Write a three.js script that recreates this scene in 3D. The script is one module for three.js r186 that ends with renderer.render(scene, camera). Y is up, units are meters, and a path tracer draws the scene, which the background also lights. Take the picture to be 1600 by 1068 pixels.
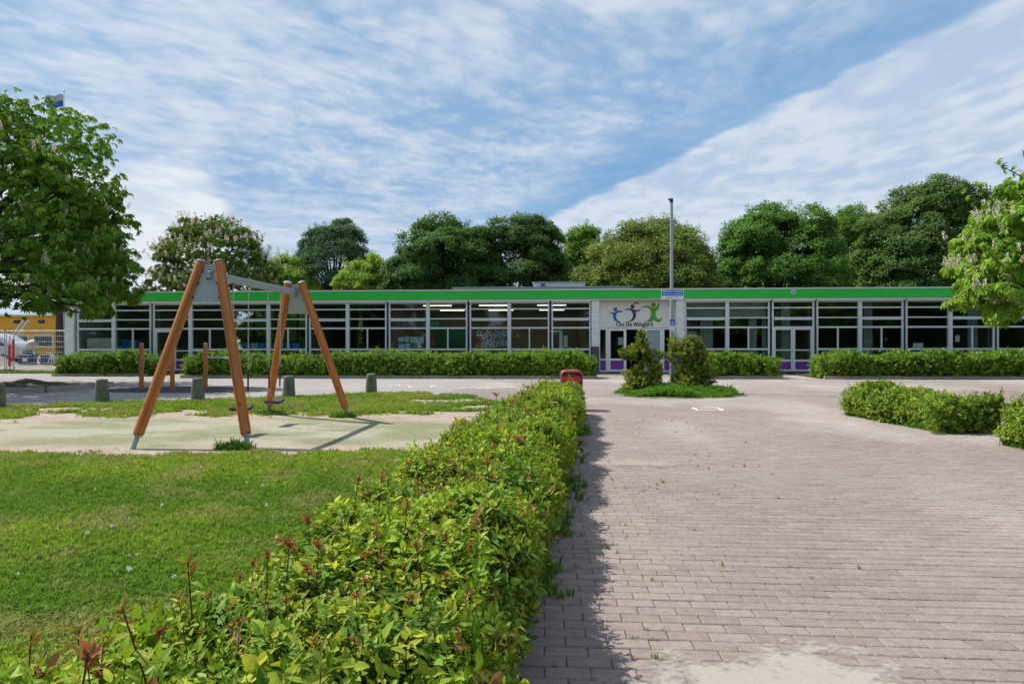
import * as THREE from 'three';
import { mergeGeometries } from 'three/addons/utils/BufferGeometryUtils.js';
import { FontLoader } from 'three/addons/loaders/FontLoader.js';
import { TextGeometry } from 'three/addons/geometries/TextGeometry.js';
import { RoundedBoxGeometry } from 'three/addons/geometries/RoundedBoxGeometry.js';
import { RectAreaLightUniformsLib } from 'three/addons/lights/RectAreaLightUniformsLib.js';

// ---------------------------------------------------------------- camera, sky, sun, exposure
const scene = new THREE.Scene();
const camera = new THREE.PerspectiveCamera(53.47, 1024 / 683, 0.1, 900);
camera.rotation.order = 'YXZ';
camera.position.set(0, 1.5, 0);
camera.rotation.set(0, THREE.MathUtils.degToRad(3.35), -0.00136);
scene.add(camera);
const renderer = new THREE.WebGLRenderer({ antialias: true });
renderer.toneMapping = THREE.LinearToneMapping;
renderer.toneMappingExposure = 1.24;
renderer.shadowMap.enabled = true;

const SUN = new THREE.Vector3(-0.72, 1, -0.27).normalize();       // towards the sun: behind the school, to the left
const sun = new THREE.DirectionalLight(new THREE.Color(1.0, 0.945, 0.86), 5.0);
sun.position.copy(SUN).multiplyScalar(80);
sun.castShadow = true;
Object.assign(sun.shadow.camera, { left: -50, right: 50, top: 50, bottom: -50, near: 1, far: 200 });
sun.shadow.mapSize.set(4096, 4096);
sun.shadow.radius = 1;
scene.add(sun, sun.target);

// ---------------------------------------------------------------- numbers
function rngOf(seed) { let a = seed >>> 0; return () => { a = (a + 0x6D2B79F5) | 0; let t = Math.imul(a ^ (a >>> 15), 1 | a); t = (t + Math.imul(t ^ (t >>> 7), 61 | t)) ^ t; return ((t ^ (t >>> 14)) >>> 0) / 4294967296; }; }
function hash2(x, y) { let h = Math.imul(x, 374761393) + Math.imul(y, 668265263) | 0; h = Math.imul(h ^ (h >>> 13), 1274126177); return ((h ^ (h >>> 16)) >>> 0) / 4294967296; }
function noise(x, y) {
  const xi = Math.floor(x), yi = Math.floor(y); let fx = x - xi, fy = y - yi;
  fx = fx * fx * (3 - 2 * fx); fy = fy * fy * (3 - 2 * fy);
  const a = hash2(xi, yi), b = hash2(xi + 1, yi), c = hash2(xi, yi + 1), d = hash2(xi + 1, yi + 1);
  return a + (b - a) * fx + (c - a) * fy + (a - b - c + d) * fx * fy;
}
function fbm(x, y, n = 4) { let s = 0, a = 0.5, t = 0; for (let i = 0; i < n; i++) { s += a * noise(x, y); t += a; x = x * 2.03 + 17.3; y = y * 2.03 + 9.1; a *= 0.5; } return s / t; }
const clamp = (v, a = 0, b = 1) => Math.min(b, Math.max(a, v));
const smooth = (a, b, v) => { const t = clamp((v - a) / (b - a)); return t * t * (3 - 2 * t); };
const mix = (a, b, t) => a + (b - a) * t;
const lerp3 = (a, b, t) => [mix(a[0], b[0], t), mix(a[1], b[1], t), mix(a[2], b[2], t)];

// ---------------------------------------------------------------- sky: blue air, cirrus streaks, two sheets of thin altocumulus
{
  const W = 4096, H = 2048, data = new Float32Array(W * H * 4);
  const horizon = [0.40, 0.53, 0.69], mid = [0.150, 0.315, 0.545], zenith = [0.062, 0.175, 0.385], white = [0.57, 0.625, 0.69], ground = [0.16, 0.16, 0.14];
  for (let j = 0; j < H; j++) {
    const el = ((j + 0.5) / H - 0.5) * Math.PI, y = Math.sin(el), c = Math.cos(el);
    for (let i = 0; i < W; i++) {
      const o = (j * W + i) * 4;
      if (y < -0.01) { data[o] = ground[0]; data[o + 1] = ground[1]; data[o + 2] = ground[2]; data[o + 3] = 1; continue; }
      const az = ((i + 0.5) / W - 0.5) * 2 * Math.PI, dx = Math.cos(az) * c, dz = Math.sin(az) * c;
      let col = y < 0.22 ? lerp3(horizon, mid, smooth(0, 0.26, y) / smooth(0, 0.26, 0.22)) : lerp3(mid, zenith, smooth(0.22, 0.9, y));
      const e = Math.max(y, 0.03), X = dx / e, Z = dz / e;
      // high cirrus: stretched, warped noise
      const wx = (fbm(X * 1.1 + 3, Z * 1.1, 3) - 0.5) * 0.5, wz = (fbm(X * 1.1 + 31, Z * 1.1 + 7, 3) - 0.5) * 0.5;
      const a = X * 0.90 + Z * 0.44 + wx, b = -X * 0.44 + Z * 0.90 + wz;
      const wisps = fbm(a * 4.4, b * 2.9 + 5, 5), veil = fbm(X * 0.6 + 60, Z * 0.7 + 11, 4), fine = fbm(a * 24 + 3, b * 17, 4), cross = fbm(X * 7.5 - Z * 2.4 + 9, X * 2.4 + Z * 7, 5);
      let cover = 0.18 + 0.74 * smooth(0.24, 0.74, wisps * 0.36 + veil * 0.36 + cross * 0.28 + (fine - 0.5) * 0.24);
      // a sheet of altocumulus to the right, with one long straight border
      const s = (X + 0.176) * 0.935 - (Z + 5.76) * 0.355 + (fbm(X * 4.2, Z * 4.2, 4) - 0.5) * 0.22;
      const puffs = fbm(X * 9.5 + wx * 0.5, Z * 5.5 + 40, 5), band = fbm(X * 1.2 + 8, Z * 1.2, 3), edge = smooth(-0.03, 0.12, s);
      const sheet = edge * (0.54 + 0.40 * smooth(0.30, 0.64, puffs * 0.55 + band * 0.45));
      cover = mix(cover * mix(1, 0.30, smooth(-0.55, -0.05, s)), sheet, edge);
      // a brighter bank low on the left
      const n2 = (fbm(X * 1.5 + 5, Z * 1.5 + 2, 4) - 0.5) * 1.3;
      const bank = smooth(0, 0.3, -1.78 + 0.5 * Math.min(0, Z + 3.92) - X + n2 * 0.35) * smooth(0, 0.9, -2.75 - Z + n2) * smooth(-14, -11, X);
      const bankCover = bank * (0.74 + 0.34 * smooth(0.28, 0.58, fbm(X * 3.1, Z * 1.4 + 9, 4)));
      cover = Math.max(cover, bankCover);
      const glow = Math.pow(Math.max(0, dx * SUN.x + y * SUN.y + dz * SUN.z), 6) * 0.30;
      col = lerp3(col, [white[0] + bankCover * 0.06, white[1] + bankCover * 0.05, white[2] + bankCover * 0.03], clamp(cover * 0.96));
      data[o] = col[0] * (1 + glow); data[o + 1] = col[1] * (1 + glow); data[o + 2] = col[2] * (1 + glow); data[o + 3] = 1;
    }
  }
  const t = new THREE.DataTexture(data, W, H, THREE.RGBAFormat, THREE.FloatType);
  t.mapping = THREE.EquirectangularReflectionMapping; t.magFilter = THREE.LinearFilter; t.needsUpdate = true;
  scene.background = t; scene.environment = t;
}

// ---------------------------------------------------------------- helpers
const taken = new Map();
function numbered(name) { const n = taken.get(name) ?? 0; taken.set(name, n + 1); return n ? `${name}_${String(n).padStart(3, '0')}` : name; }
function shadows(o) { o.castShadow = o.receiveShadow = true; return o; }
function tag(o, label, category, group) { Object.assign(o.userData, { label, category }); if (group) o.userData.group = group; return o; }
function thing(name, label, category, [x, y, z] = [0, 0, 0], turn = 0, group) {
  const o = new THREE.Group(); o.name = numbered(name); o.position.set(x, y, z); o.rotation.y = turn; scene.add(o); return tag(o, label, category, group);
}
function part(name, geo, material, parent) { const m = shadows(new THREE.Mesh(geo, material)); m.name = name; parent.add(m); return m; }
function single(name, geo, material, label, category, group) { const m = part(numbered(name), geo, material, scene); return tag(m, label, category, group); }
function structure(name, geo, material) { const m = part(numbered(name), geo, material, scene); m.userData.kind = 'structure'; return m; }
function subgroup(name, parent) { const g = new THREE.Group(); g.name = name; parent.add(g); return g; }
function copyOf(o, label, group) { const c = o.clone(); c.name = numbered(o.name.replace(/_\d{3}$/, '')); c.userData = { ...o.userData }; if (label) c.userData.label = label; if (group) c.userData.group = group; scene.add(c); return c; }

const bx = (w, h, d, x = 0, y = 0, z = 0) => new THREE.BoxGeometry(w, h, d).translate(x, y, z);
const span = (x0, x1, y0, y1, z0, z1) => bx(x1 - x0, y1 - y0, z1 - z0, (x0 + x1) / 2, (y0 + y1) / 2, (z0 + z1) / 2);   // box from corner to corner
const V = (x, y, z) => new THREE.Vector3(x, y, z);
function rod(A, B, r0, r1 = r0, seg = 10) {
  const d = V(B[0] - A[0], B[1] - A[1], B[2] - A[2]), L = d.length();
  const g = new THREE.CylinderGeometry(r1, r0, L, seg).translate(0, L / 2, 0);
  g.applyQuaternion(new THREE.Quaternion().setFromUnitVectors(V(0, 1, 0), d.normalize()));
  return g.translate(...A);
}
function join(list) { const any = list.some((g) => !g.index); return mergeGeometries(any ? list.map((g) => (g.index ? g.toNonIndexed() : g)) : list); }
function raw(pos, col, uv) {
  const g = new THREE.BufferGeometry(); g.setAttribute('position', new THREE.Float32BufferAttribute(pos, 3));
  if (col) g.setAttribute('color', new THREE.Float32BufferAttribute(col, 3));
  if (uv) g.setAttribute('uv', new THREE.Float32BufferAttribute(uv, 2));
  return g;
}
function flatUV(g, sx = 1, sz = 1) { const p = g.attributes.position, u = new Float32Array(p.count * 2); for (let i = 0; i < p.count; i++) { u[2 * i] = p.getX(i) * sx; u[2 * i + 1] = p.getZ(i) * sz; } g.setAttribute('uv', new THREE.BufferAttribute(u, 2)); return g; }
function tex(w, h, fn, srgb = true, repeat = true) {
  const d = new Uint8Array(w * h * 4);
  for (let j = 0; j < h; j++) for (let i = 0; i < w; i++) { const c = fn(i / w, j / h, i, j), o = (j * w + i) * 4; d[o] = clamp(c[0], 0, 255); d[o + 1] = clamp(c[1], 0, 255); d[o + 2] = clamp(c[2], 0, 255); d[o + 3] = c.length > 3 ? clamp(c[3], 0, 255) : 255; }
  const t = new THREE.DataTexture(d, w, h); t.magFilter = THREE.LinearFilter; t.minFilter = THREE.LinearFilter;
  if (srgb) t.colorSpace = THREE.SRGBColorSpace;
  if (repeat) t.wrapS = t.wrapT = THREE.RepeatWrapping;
  t.needsUpdate = true; return t;
}
const lin = (r, g, b) => new THREE.Color().setRGB(r, g, b);
const std = (color, roughness = 0.7, extra = {}) => new THREE.MeshStandardMaterial({ color, roughness, ...extra });
// a tiling noise for bump and grain
const wrapNoise = (u, v, n) => { const x = u * n, y = v * n, xi = Math.floor(x), yi = Math.floor(y), fx = x - xi, fy = y - yi, m = (k) => ((k % n) + n) % n; const a = hash2(m(xi), m(yi) + 71), b = hash2(m(xi + 1), m(yi) + 71), c = hash2(m(xi), m(yi + 1) + 71), d = hash2(m(xi + 1), m(yi + 1) + 71); return mix(mix(a, b, fx), mix(c, d, fx), fy); };
const grainTex = tex(512, 512, (u, v) => { const g = 255 * (0.35 * wrapNoise(u, v, 256) + 0.3 * wrapNoise(u, v, 96) + 0.2 * wrapNoise(u, v, 32) + 0.15 * wrapNoise(u, v, 9)); return [g, g, g]; }, false);

const M = {
  frame: std(lin(0.70, 0.74, 0.78), 0.42),
  white: std(lin(0.80, 0.82, 0.84), 0.45),
  green: std(lin(0.025, 0.56, 0.06), 0.36),
  purple: std(lin(0.20, 0.036, 0.32), 0.4),
  paleBlue: std(lin(0.50, 0.62, 0.70), 0.45),
  darkGap: std(lin(0.03, 0.035, 0.045), 0.6),
  slate: std(lin(0.055, 0.075, 0.105), 0.6, { bumpMap: grainTex, bumpScale: 0.002 }),
  roofTrim: std(lin(0.66, 0.68, 0.70), 0.5),
  roof: std(lin(0.10, 0.10, 0.10), 0.9),
  inner: std(lin(0.22, 0.185, 0.15), 0.9),
  innerFloor: std(lin(0.08, 0.07, 0.06), 0.7),
  ceiling: std(lin(0.46, 0.45, 0.41), 0.9),
  glass: new THREE.MeshPhysicalMaterial({ color: lin(0.80, 0.86, 0.85), roughness: 0.02, transmission: 1, thickness: 0, ior: 1.52 }),
  frosted: new THREE.MeshPhysicalMaterial({ color: lin(0.50, 0.62, 0.66), roughness: 0.75, transmission: 0.45, thickness: 0 }),
  concrete: std(lin(0.30, 0.29, 0.27), 0.95, { bumpMap: grainTex, bumpScale: 0.01, map: tex(256, 256, (u, v) => { const g = 150 + 90 * wrapNoise(u, v, 64) * 0.6 + 60 * wrapNoise(u, v, 12) - 20, l = wrapNoise(u + 0.4, v, 7) > 0.62 ? 14 : 0; return [g - l, g, g - l * 2]; }) }),
  kerb: std(lin(0.33, 0.31, 0.28), 0.95, { bumpMap: grainTex, bumpScale: 0.006 }),
  steel: std(lin(0.50, 0.52, 0.54), 0.4, { metalness: 0.75 }),
  galvanised: std(lin(0.36, 0.41, 0.45), 0.5, { metalness: 0.2, map: tex(128, 128, (u, v) => { const g = 222 + 24 * wrapNoise(u, v, 24) + 10 * wrapNoise(u, v, 60); return [g, g, g]; }) }),
  rubber: std(lin(0.022, 0.022, 0.024), 0.7),
  bark: std(lin(0.085, 0.066, 0.048), 0.95, { bumpMap: grainTex, bumpScale: 0.03 }),
  paper: std(lin(0.80, 0.82, 0.82), 0.9),
};
M.glass.name = 'window glass';
// stained softwood with grain along v
M.wood = std(lin(1, 1, 1), 0.62, { map: tex(256, 512, (u, v) => {
  const g = wrapNoise(u, v * 0.06 + 0.3, 64) * 0.5 + wrapNoise(u, v * 0.03, 150) * 0.3 + wrapNoise(u, v, 10) * 0.35, k = 0.76 + 0.38 * g, knot = wrapNoise(u * 0.6 + 0.1, v, 14) > 0.93 ? 0.6 : 1;
  const gr = smooth(0.45, 0.8, wrapNoise(u, v * 0.2 + 0.5, 18)) * 0.25; return [mix(184, 158, gr) * k * knot, mix(109, 122, gr) * k * knot, mix(50, 92, gr) * k * knot]; }), bumpMap: grainTex, bumpScale: 0.003 });

// ---------------------------------------------------------------- ground
const hedgeLeft = (z) => -1.46 - 0.092 * z, hedgeRight = (z) => -0.40 - 0.072 * z;
const lawnCurve = [[-40, -14.6], [-14, -15.2], [-12.5, -15.4], [-11, -16.2], [-9, -16.9], [-7, -18], [-5.2, -19.3], [-3.6, -19.7], [-2.2, -18.6], [-1.2, -16.4], [0.4, -14.4], [1, -13]];
function lawnEnd(x) { for (let i = 1; i < lawnCurve.length; i++) if (x <= lawnCurve[i][0]) { const [a, b] = lawnCurve[i - 1], [c, d] = lawnCurve[i]; return mix(b, d, clamp((x - a) / (c - a))); } return 0; }
const inPlay = (x, z) => x < hedgeRight(z) - 0.12 && z > lawnEnd(x) + (noise(x * 1.3, z * 1.3) - 0.5) * 0.25;   // lawn, sand and hedge bed; the rest is paved
// how much grass grows at a spot of the play lawn, 0 to 1
function grassAt(x, z) {
  const n = fbm(x * 0.9, z * 1.5, 4) - 0.5, n2 = fbm(x * 3.1 + 7, z * 3.6, 3) - 0.5;
  const nn = (fbm(x * 0.75 + 3, z * 0.35 + 1.7, 3) - 0.5) * 2.6;
  const e = Math.sqrt(((x + 5.6) / 6.6) ** 2 + ((z + 11.25) / (z > -11.25 ? 2.62 + nn * 0.55 : 2.3)) ** 2);
  let g = smooth(0.93, 1.16, e + n * 0.48 + n2 * 0.42);
  if (z < -12.4) g *= smooth(0.30, 0.52, 0.52 + n * 1.9 + n2 * 0.6 + smooth(-13.6, -15.2, z) * 0.3 - smooth(-4.2, -1.8, x) * 0.45);
  if (z > -10.4) g *= smooth(0.25, 0.55, 0.30 + n * 1.5 + n2 * 1.1 + smooth(-9.2 + nn * 0.7, -7.5 + nn * 0.7, z) * 0.85);
  if (x < -9 && z < -8.5) g *= smooth(0.42, 0.58, 0.5 + n * 1.6 + n2 * 0.5 + smooth(-14.2, -15.3, z) * 0.3);
  return clamp(g);
}
const synth = (x, z) => smooth(1.04, 0.80, Math.sqrt(((x + 5.3) / 6.1) ** 2 + ((z + 11.2) / 2.05) ** 2) + (fbm(x * 1.4, z * 1.8, 4) - 0.5) * 0.42);

{ // the earth everything stands on, out to the horizon
  const g = new THREE.PlaneGeometry(1600, 1600, 1, 1).rotateX(-Math.PI / 2).translate(0, -0.07, -100);
  structure('ground', flatUV(g, 0.05, 0.05), std(lin(1, 1, 1), 1, { map: tex(256, 256, (u, v) => { const n = wrapNoise(u, v, 8) * 0.5 + wrapNoise(u, v, 60) * 0.5; return [92 + 40 * n, 100 + 34 * n, 66 + 30 * n]; }) }));
}
{ // lawn and sand: one sheet with gentle unevenness
  const X0 = -24, X1 = 1.2, Z0 = -20.6, Z1 = 0.6, nx = 168, nz = 140, pos = [], uv = [], idx = [], id = new Map();
  const heightAt = (x, z) => 0.004 + 0.035 * (fbm(x * 0.7, z * 0.7, 3) - 0.3) * smooth(0, 0.6, z - lawnEnd(x)) * (1 - 0.8 * synth(x, z)) * smooth(0, 0.5, hedgeRight(z) - x);
  const vert = (i, j) => { const k = i * 1000 + j; if (!id.has(k)) { const x = mix(X0, X1, i / nx), z = mix(Z0, Z1, j / nz); id.set(k, pos.length / 3); pos.push(x, heightAt(x, z), z); uv.push(i / nx, j / nz); } return id.get(k); };
  for (let i = 0; i < nx; i++) for (let j = 0; j < nz; j++) { const x = mix(X0, X1, (i + 0.5) / nx), z = mix(Z0, Z1, (j + 0.5) / nz); if (!inPlay(x, z)) continue; const a = vert(i, j), b = vert(i + 1, j), c = vert(i + 1, j + 1), d = vert(i, j + 1); idx.push(a, c, b, a, d, c); }
  const g = raw(pos, null, uv); g.setIndex(idx); g.computeVertexNormals();
  const map = tex(2048, 2048, (u, v) => {
    const x = mix(X0, X1, u), z = mix(Z0, Z1, v), gr = grassAt(x, z), sy = synth(x, z), n = fbm(x * 6, z * 6, 3), f = noise(x * 60, z * 60), m = fbm(x * 0.9 + 4, z * 1.3, 5), f2 = noise(x * 24, z * 24);
    const sand = lerp3([170, 153, 140], [140, 120, 108], clamp(n * 0.9 + 0.3 * (f - 0.5)));
    const turf = lerp3([150, 146, 127], [112, 117, 80], smooth(0.36, 0.70, m) * 0.85 + 0.22 * (f2 - 0.5));
    let c = lerp3(sand, turf, sy * 0.92);
    const soil = lerp3([92, 122, 34], [122, 132, 54], n);
    c = lerp3(c, soil, smooth(0.15, 0.75, gr + (f - 0.5) * 0.4));
    const k = 0.86 + 0.24 * f + 0.12 * (f2 - 0.5); return [c[0] * k, c[1] * k, c[2] * k];
  }, true, false);
  structure('lawn', g, std(lin(1, 1, 1), 1, { map }));
}
// paving: running bond of pinkish clay-coloured concrete bricks, rows along the school front
const beds = [[-22.3, -17.9, -29.0], [-15.6, 1.75, -27.6], [6.0, 9.25, -27.7], [10.85, 26, -27.7]];
const inBed = (x, z) => beds.some(([a, b, c]) => x > a && x < b && z < c);
const island = (x, z) => ((x - 3.6) / 1.95) ** 2 + ((z + 19.75) / 1.65) ** 2 + (fbm(x * 1.6, z * 1.6, 3) - 0.5) * 0.55;
const pit = (x, z) => x < -15.2 && x > -24 && z < -19.6 + (x + 17) * 0.02 && z > -22.9;
const paved = (x, z) => !inPlay(x, z) && z > -32.6 && z < 0.8 && !inBed(x, z) && island(x, z) > 0.95 && !pit(x, z);
{
  const L = 0.211, D = 0.1065, gap = 0.005, turn = 0.012, ch = 0.005, drop = 0.0045;
  const cs = Math.cos(turn), sn = Math.sin(turn);
  const list = [];
  for (let r = -8; r < 310; r++) for (let k = -130; k < 118; k++) {
    const lx = (k + (r & 1) * 0.5) * L, lz = -r * D, x = lx * cs - lz * sn * -1, z = -lx * sn * -1 + lz * cs;
    const X = lx * cs + lz * sn, Z = lx * sn * 1 + lz * cs;   // rows fall a little towards the camera to the right
    if (Math.abs(X + 0.06 * -Z) > 3.2 + 0.80 * -Z || Z > 0.6) continue;
    if (!paved(X, Z)) continue;
    list.push([X, Z, hash2(r * 7 + 3, k * 13 + 5), hash2(r, k), 1 / (Math.hypot(X, Z) + 0.01)]);
  }
  const sandy = (x, z) => clamp(smooth(0.47, 0.72, fbm(x * 0.55 + 3, z * 0.34 + 1, 4)) * 0.75 + smooth(-18, -24, z) * 0.45 + smooth(-2.5, -6, x) * 0.35);
  const tint = (x, z, h) => { const s = sandy(x, z) * (0.75 + 0.5 * noise(x * 3, z * 3)); let c = lerp3([0.285, 0.226, 0.206], [0.335, 0.272, 0.252], h); if (hash2(Math.floor(x * 97), Math.floor(z * 89)) > 0.95) c = lerp3(c, [0.26, 0.21, 0.19], 0.5); c = lerp3(c, [0.44, 0.40, 0.365], clamp(s * 0.8)); const st = 0.84 + 0.30 * fbm(x * 0.45 + 21, z * 0.3, 4) + 0.10 * (noise(x * 1.9, z * 1.4) - 0.5); c = c.map((v) => v * st); return x < -3 ? lerp3(c, [0.38, 0.365, 0.36], 0.55) : c; };
  const hw = L / 2 - gap / 2, hd = D / 2 - gap / 2;
  // one brick top: face, four bevels and four sides
  function brick(pos, col, uv, x, z, y, c, tilt, spin) {
    const ca = Math.cos(turn + spin), sa = Math.sin(turn + spin), P = (a, h, b) => [x + a * ca + b * sa, y + h + a * tilt + b * tilt * 0.7, z - a * sa * -1 + b * ca];
    const t = [P(-hw + ch, 0, -hd + ch), P(hw - ch, 0, -hd + ch), P(hw - ch, 0, hd - ch), P(-hw + ch, 0, hd - ch)], m = [P(-hw, -drop, -hd), P(hw, -drop, -hd), P(hw, -drop, hd), P(-hw, -drop, hd)], b = [P(-hw, -0.03, -hd), P(hw, -0.03, -hd), P(hw, -0.03, hd), P(-hw, -0.03, hd)];
    const quad = (p, q, r, s) => { for (const v of [p, r, q, p, s, r]) { pos.push(...v); col.push(...c); uv.push((v[0] + x * 0.37) * 2.2, (v[2] + z * 0.21) * 2.2); } };
    quad(...t); for (let i = 0; i < 4; i++) { const n = (i + 1) % 4; quad(m[i], m[n], t[n], t[i]); quad(b[i], b[n], m[n], m[i]); }
  }
  const speck = tex(1024, 1024, (u, v, i, j) => { const h = hash2(i, j + 999), g = 232 + 36 * (wrapNoise(u, v, 300) - 0.5) + 34 * (wrapNoise(u, v, 80) - 0.5) + 26 * (wrapNoise(u, v, 14) - 0.5), p = h > 0.988 ? 42 : h < 0.03 ? -34 : 0; return [g + p, g + p - 1, g + p - 2]; });
  const mat = std(lin(1, 1, 1), 0.93, { vertexColors: true, map: speck, bumpMap: grainTex, bumpScale: 0.0025 });
  list.sort((a, b) => b[4] - a[4]);
  const field = new THREE.Group(); field.name = 'brick_paving'; field.userData.kind = 'structure'; scene.add(field);
  const inView = (x, z) => { const c = Math.cos(0.0585), s = Math.sin(0.0585), d = -z * c - x * s, u = (x * c - z * s * 1) / d; return d > 2.65 && Math.abs(u) < 0.77 && x > hedgeRight(z) + 0.1; };
  let singles = 0; const rest = { p: [], c: [], u: [] };
  for (const [x, z, h, h2] of list) {
    const y = (h2 - 0.5) * 0.004, tilt = (h - 0.5) * 0.012, spin = (h2 - 0.5) * 0.012, c = tint(x, z, h);
    if (singles < 300 && inView(x, z)) {
      const p = [], cc = [], u = []; brick(p, cc, u, 0, 0, 0, c, tilt, spin); for (let i = 0; i < u.length; i += 2) { u[i] += x * 3.1; u[i + 1] += z * 2.7; }
      const g = raw(p, cc, u); const m = part(singles ? `brick_${String(singles).padStart(3, '0')}` : 'brick', g, mat, field); m.position.set(x, y, z); singles++;
    } else brick(rest.p, rest.c, rest.u, x, z, y, c, tilt, spin);
  }
  const far = part('laid_bricks', raw(rest.p, rest.c, rest.u), mat, field); far.userData.kind = 'stuff';
  console.log('bricks', list.length, 'singles', singles);
  // bed of jointing sand just below the brick tops
  const p = [], u = []; for (let x = -34; x < 27; x += 0.5) for (let z = -33; z < 1; z += 0.5) { if (inPlay(x + 0.25, z + 0.25) && inPlay(x, z) && inPlay(x + 0.5, z + 0.5)) continue; for (const [a, b] of [[0, 0], [0, 0.5], [0.5, 0.5], [0, 0], [0.5, 0.5], [0.5, 0]]) { p.push(x + a, -0.0105, z + b); u.push((x + a) * 1.7, (z + b) * 1.7); } }
  structure('joint_sand', raw(p, null, u), std(lin(0.36, 0.31, 0.25), 1, { map: grainTex }));
}
{ // sand blown over the bricks near the camera, and thinner drifts farther out
  const patches = [[0.90, -2.85, 1.2, 0.7, 11, 0.60, 0.80], [1.05, -8.4, 0.9, 0.35, 23, 0.55, 0.6], [2.6, -7.6, 1.8, 0.7, 31, 0.55, 0.28], [0.75, -5.2, 0.9, 0.6, 43, 0.55, 0.22], [1.9, -19.6, 1.1, 0.9, 53, 0.5, 0.5], [0.1, -17.0, 2.2, 1.5, 61, 0.5, 0.5], [9.5, -16, 3.2, 1.2, 71, 0.55, 0.4]];
  for (const [x, z, rx, rz, seed, cut, most] of patches) {
    const g = new THREE.PlaneGeometry(rx * 2, rz * 2, 1, 1).rotateX(-Math.PI / 2).translate(x, 0.0052, z);
    const alpha = tex(256, 160, (u, v) => { const e = Math.hypot(u - 0.5, v - 0.5) * 2, n = fbm(u * rx * 5 + seed, v * rz * 5 + seed, 4), f = noise(u * 110 + seed, v * 70); const a = 255 * smooth(0, 0.55, n * 1.6 - e * e * 0.85 - (cut - 0.28) + (f - 0.5) * 0.34 + (noise(u * 46 + seed, v * 30) - 0.5) * 0.3) * most; return [a, a, a]; }, false, false);
    const m = single('sand_drift', g, std(lin(0.40, 0.365, 0.325), 1, { alphaMap: alpha, transparent: true, bumpMap: grainTex, bumpScale: 0.004 }), '', '');
    m.userData = { kind: 'structure' };
  }
}

// ---------------------------------------------------------------- plant building blocks
const leafMat = (through = 0.35, gloss = 0) => new THREE.MeshPhysicalMaterial({ color: lin(1, 1, 1), roughness: 0.96, transmission: through, thickness: 0, specularIntensity: 0.25, clearcoat: gloss, clearcoatRoughness: 0.42, vertexColors: true });
// a leaf from base P along D, folded along its midrib; w and len in metres
function leaf(out, P, D, N, len, w, c, droop = 0.15, fold = 0.25) {
  const d = D.clone().normalize(), s = V(0, 0, 0).crossVectors(N, d).normalize(), n = V(0, 0, 0).crossVectors(d, s).normalize();
  const at = (t, side, lift) => P.clone().addScaledVector(d, len * t).addScaledVector(s, side).addScaledVector(n, lift - droop * len * t * t);
  const b = at(0, 0, 0), m1 = at(0.5, 0, 0), tip = at(1, 0, 0), l1 = at(0.32, -w * 0.5, fold * w * 0.5), r1 = at(0.32, w * 0.5, fold * w * 0.5), l2 = at(0.68, -w * 0.36, fold * w * 0.36), r2 = at(0.68, w * 0.36, fold * w * 0.36);
  for (const t of [[b, m1, l1], [b, r1, m1], [l1, m1, l2], [r1, r2, m1], [l2, m1, tip], [m1, r2, tip]]) for (const v of t) { out.p.push(v.x, v.y, v.z); out.c.push(c[0], c[1], c[2]); }
}
function quadLeaf(out, P, D, N, len, w, c) {
  const d = D.clone().normalize(), s = V(0, 0, 0).crossVectors(N, d).normalize();
  const a = P, b = P.clone().addScaledVector(d, len * 0.5).addScaledVector(s, w / 2), e = P.clone().addScaledVector(d, len), f = P.clone().addScaledVector(d, len * 0.5).addScaledVector(s, -w / 2);
  for (const v of [a, b, e, a, e, f]) { out.p.push(v.x, v.y, v.z); out.c.push(...c); }
}
function stick(out, A, B, r0, r1, c, seg = 4) {
  const d = B.clone().sub(A).normalize(), s = (Math.abs(d.y) > 0.9 ? V(1, 0, 0) : V(0, 1, 0)).cross(d).normalize(), t = V(0, 0, 0).crossVectors(d, s);
  const at = (C, r, k) => C.clone().addScaledVector(s, r * Math.cos(k / seg * 6.2832)).addScaledVector(t, r * Math.sin(k / seg * 6.2832));
  for (let k = 0; k < seg; k++) for (const v of [at(A, r0, k), at(A, r0, k + 1), at(B, r1, k + 1), at(A, r0, k), at(B, r1, k + 1), at(B, r1, k)]) { out.p.push(v.x, v.y, v.z); out.c.push(...c); }
}
const fresh = () => ({ p: [], c: [] });
const done = (o) => raw(o.p, o.c);
const rdir = (r) => { const z = r() * 2 - 1, a = r() * 6.2832, q = Math.sqrt(1 - z * z); return V(q * Math.cos(a), z, q * Math.sin(a)); };
// a leafy twig end growing along +y
function sprigGeo(seed, { n = 7, len = 0.05, w = 0.03, stem = 0.10, c0 = [1, 1, 1], c1 = [1, 1, 1], twig = [0.12, 0.08, 0.04], up = 0.35 } = {}) {
  const r = rngOf(seed), o = fresh(); stick(o, V(0, -0.02, 0), V(0, stem, 0), 0.0022, 0.0012, twig, 3);
  for (let i = 0; i < n; i++) { const a = i * 2.4 + r(), y = stem * (0.15 + 0.85 * i / (n - 1)), D = V(Math.cos(a), up + r() * 0.5, Math.sin(a)); leaf(o, V(0, y, 0), D, V(0, 1, 0).addScaledVector(rdir(r), 0.35), len * (0.75 + r() * 0.5), w * (0.8 + r() * 0.4), lerp3(c0, c1, r())); }
  return done(o);
}
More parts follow.
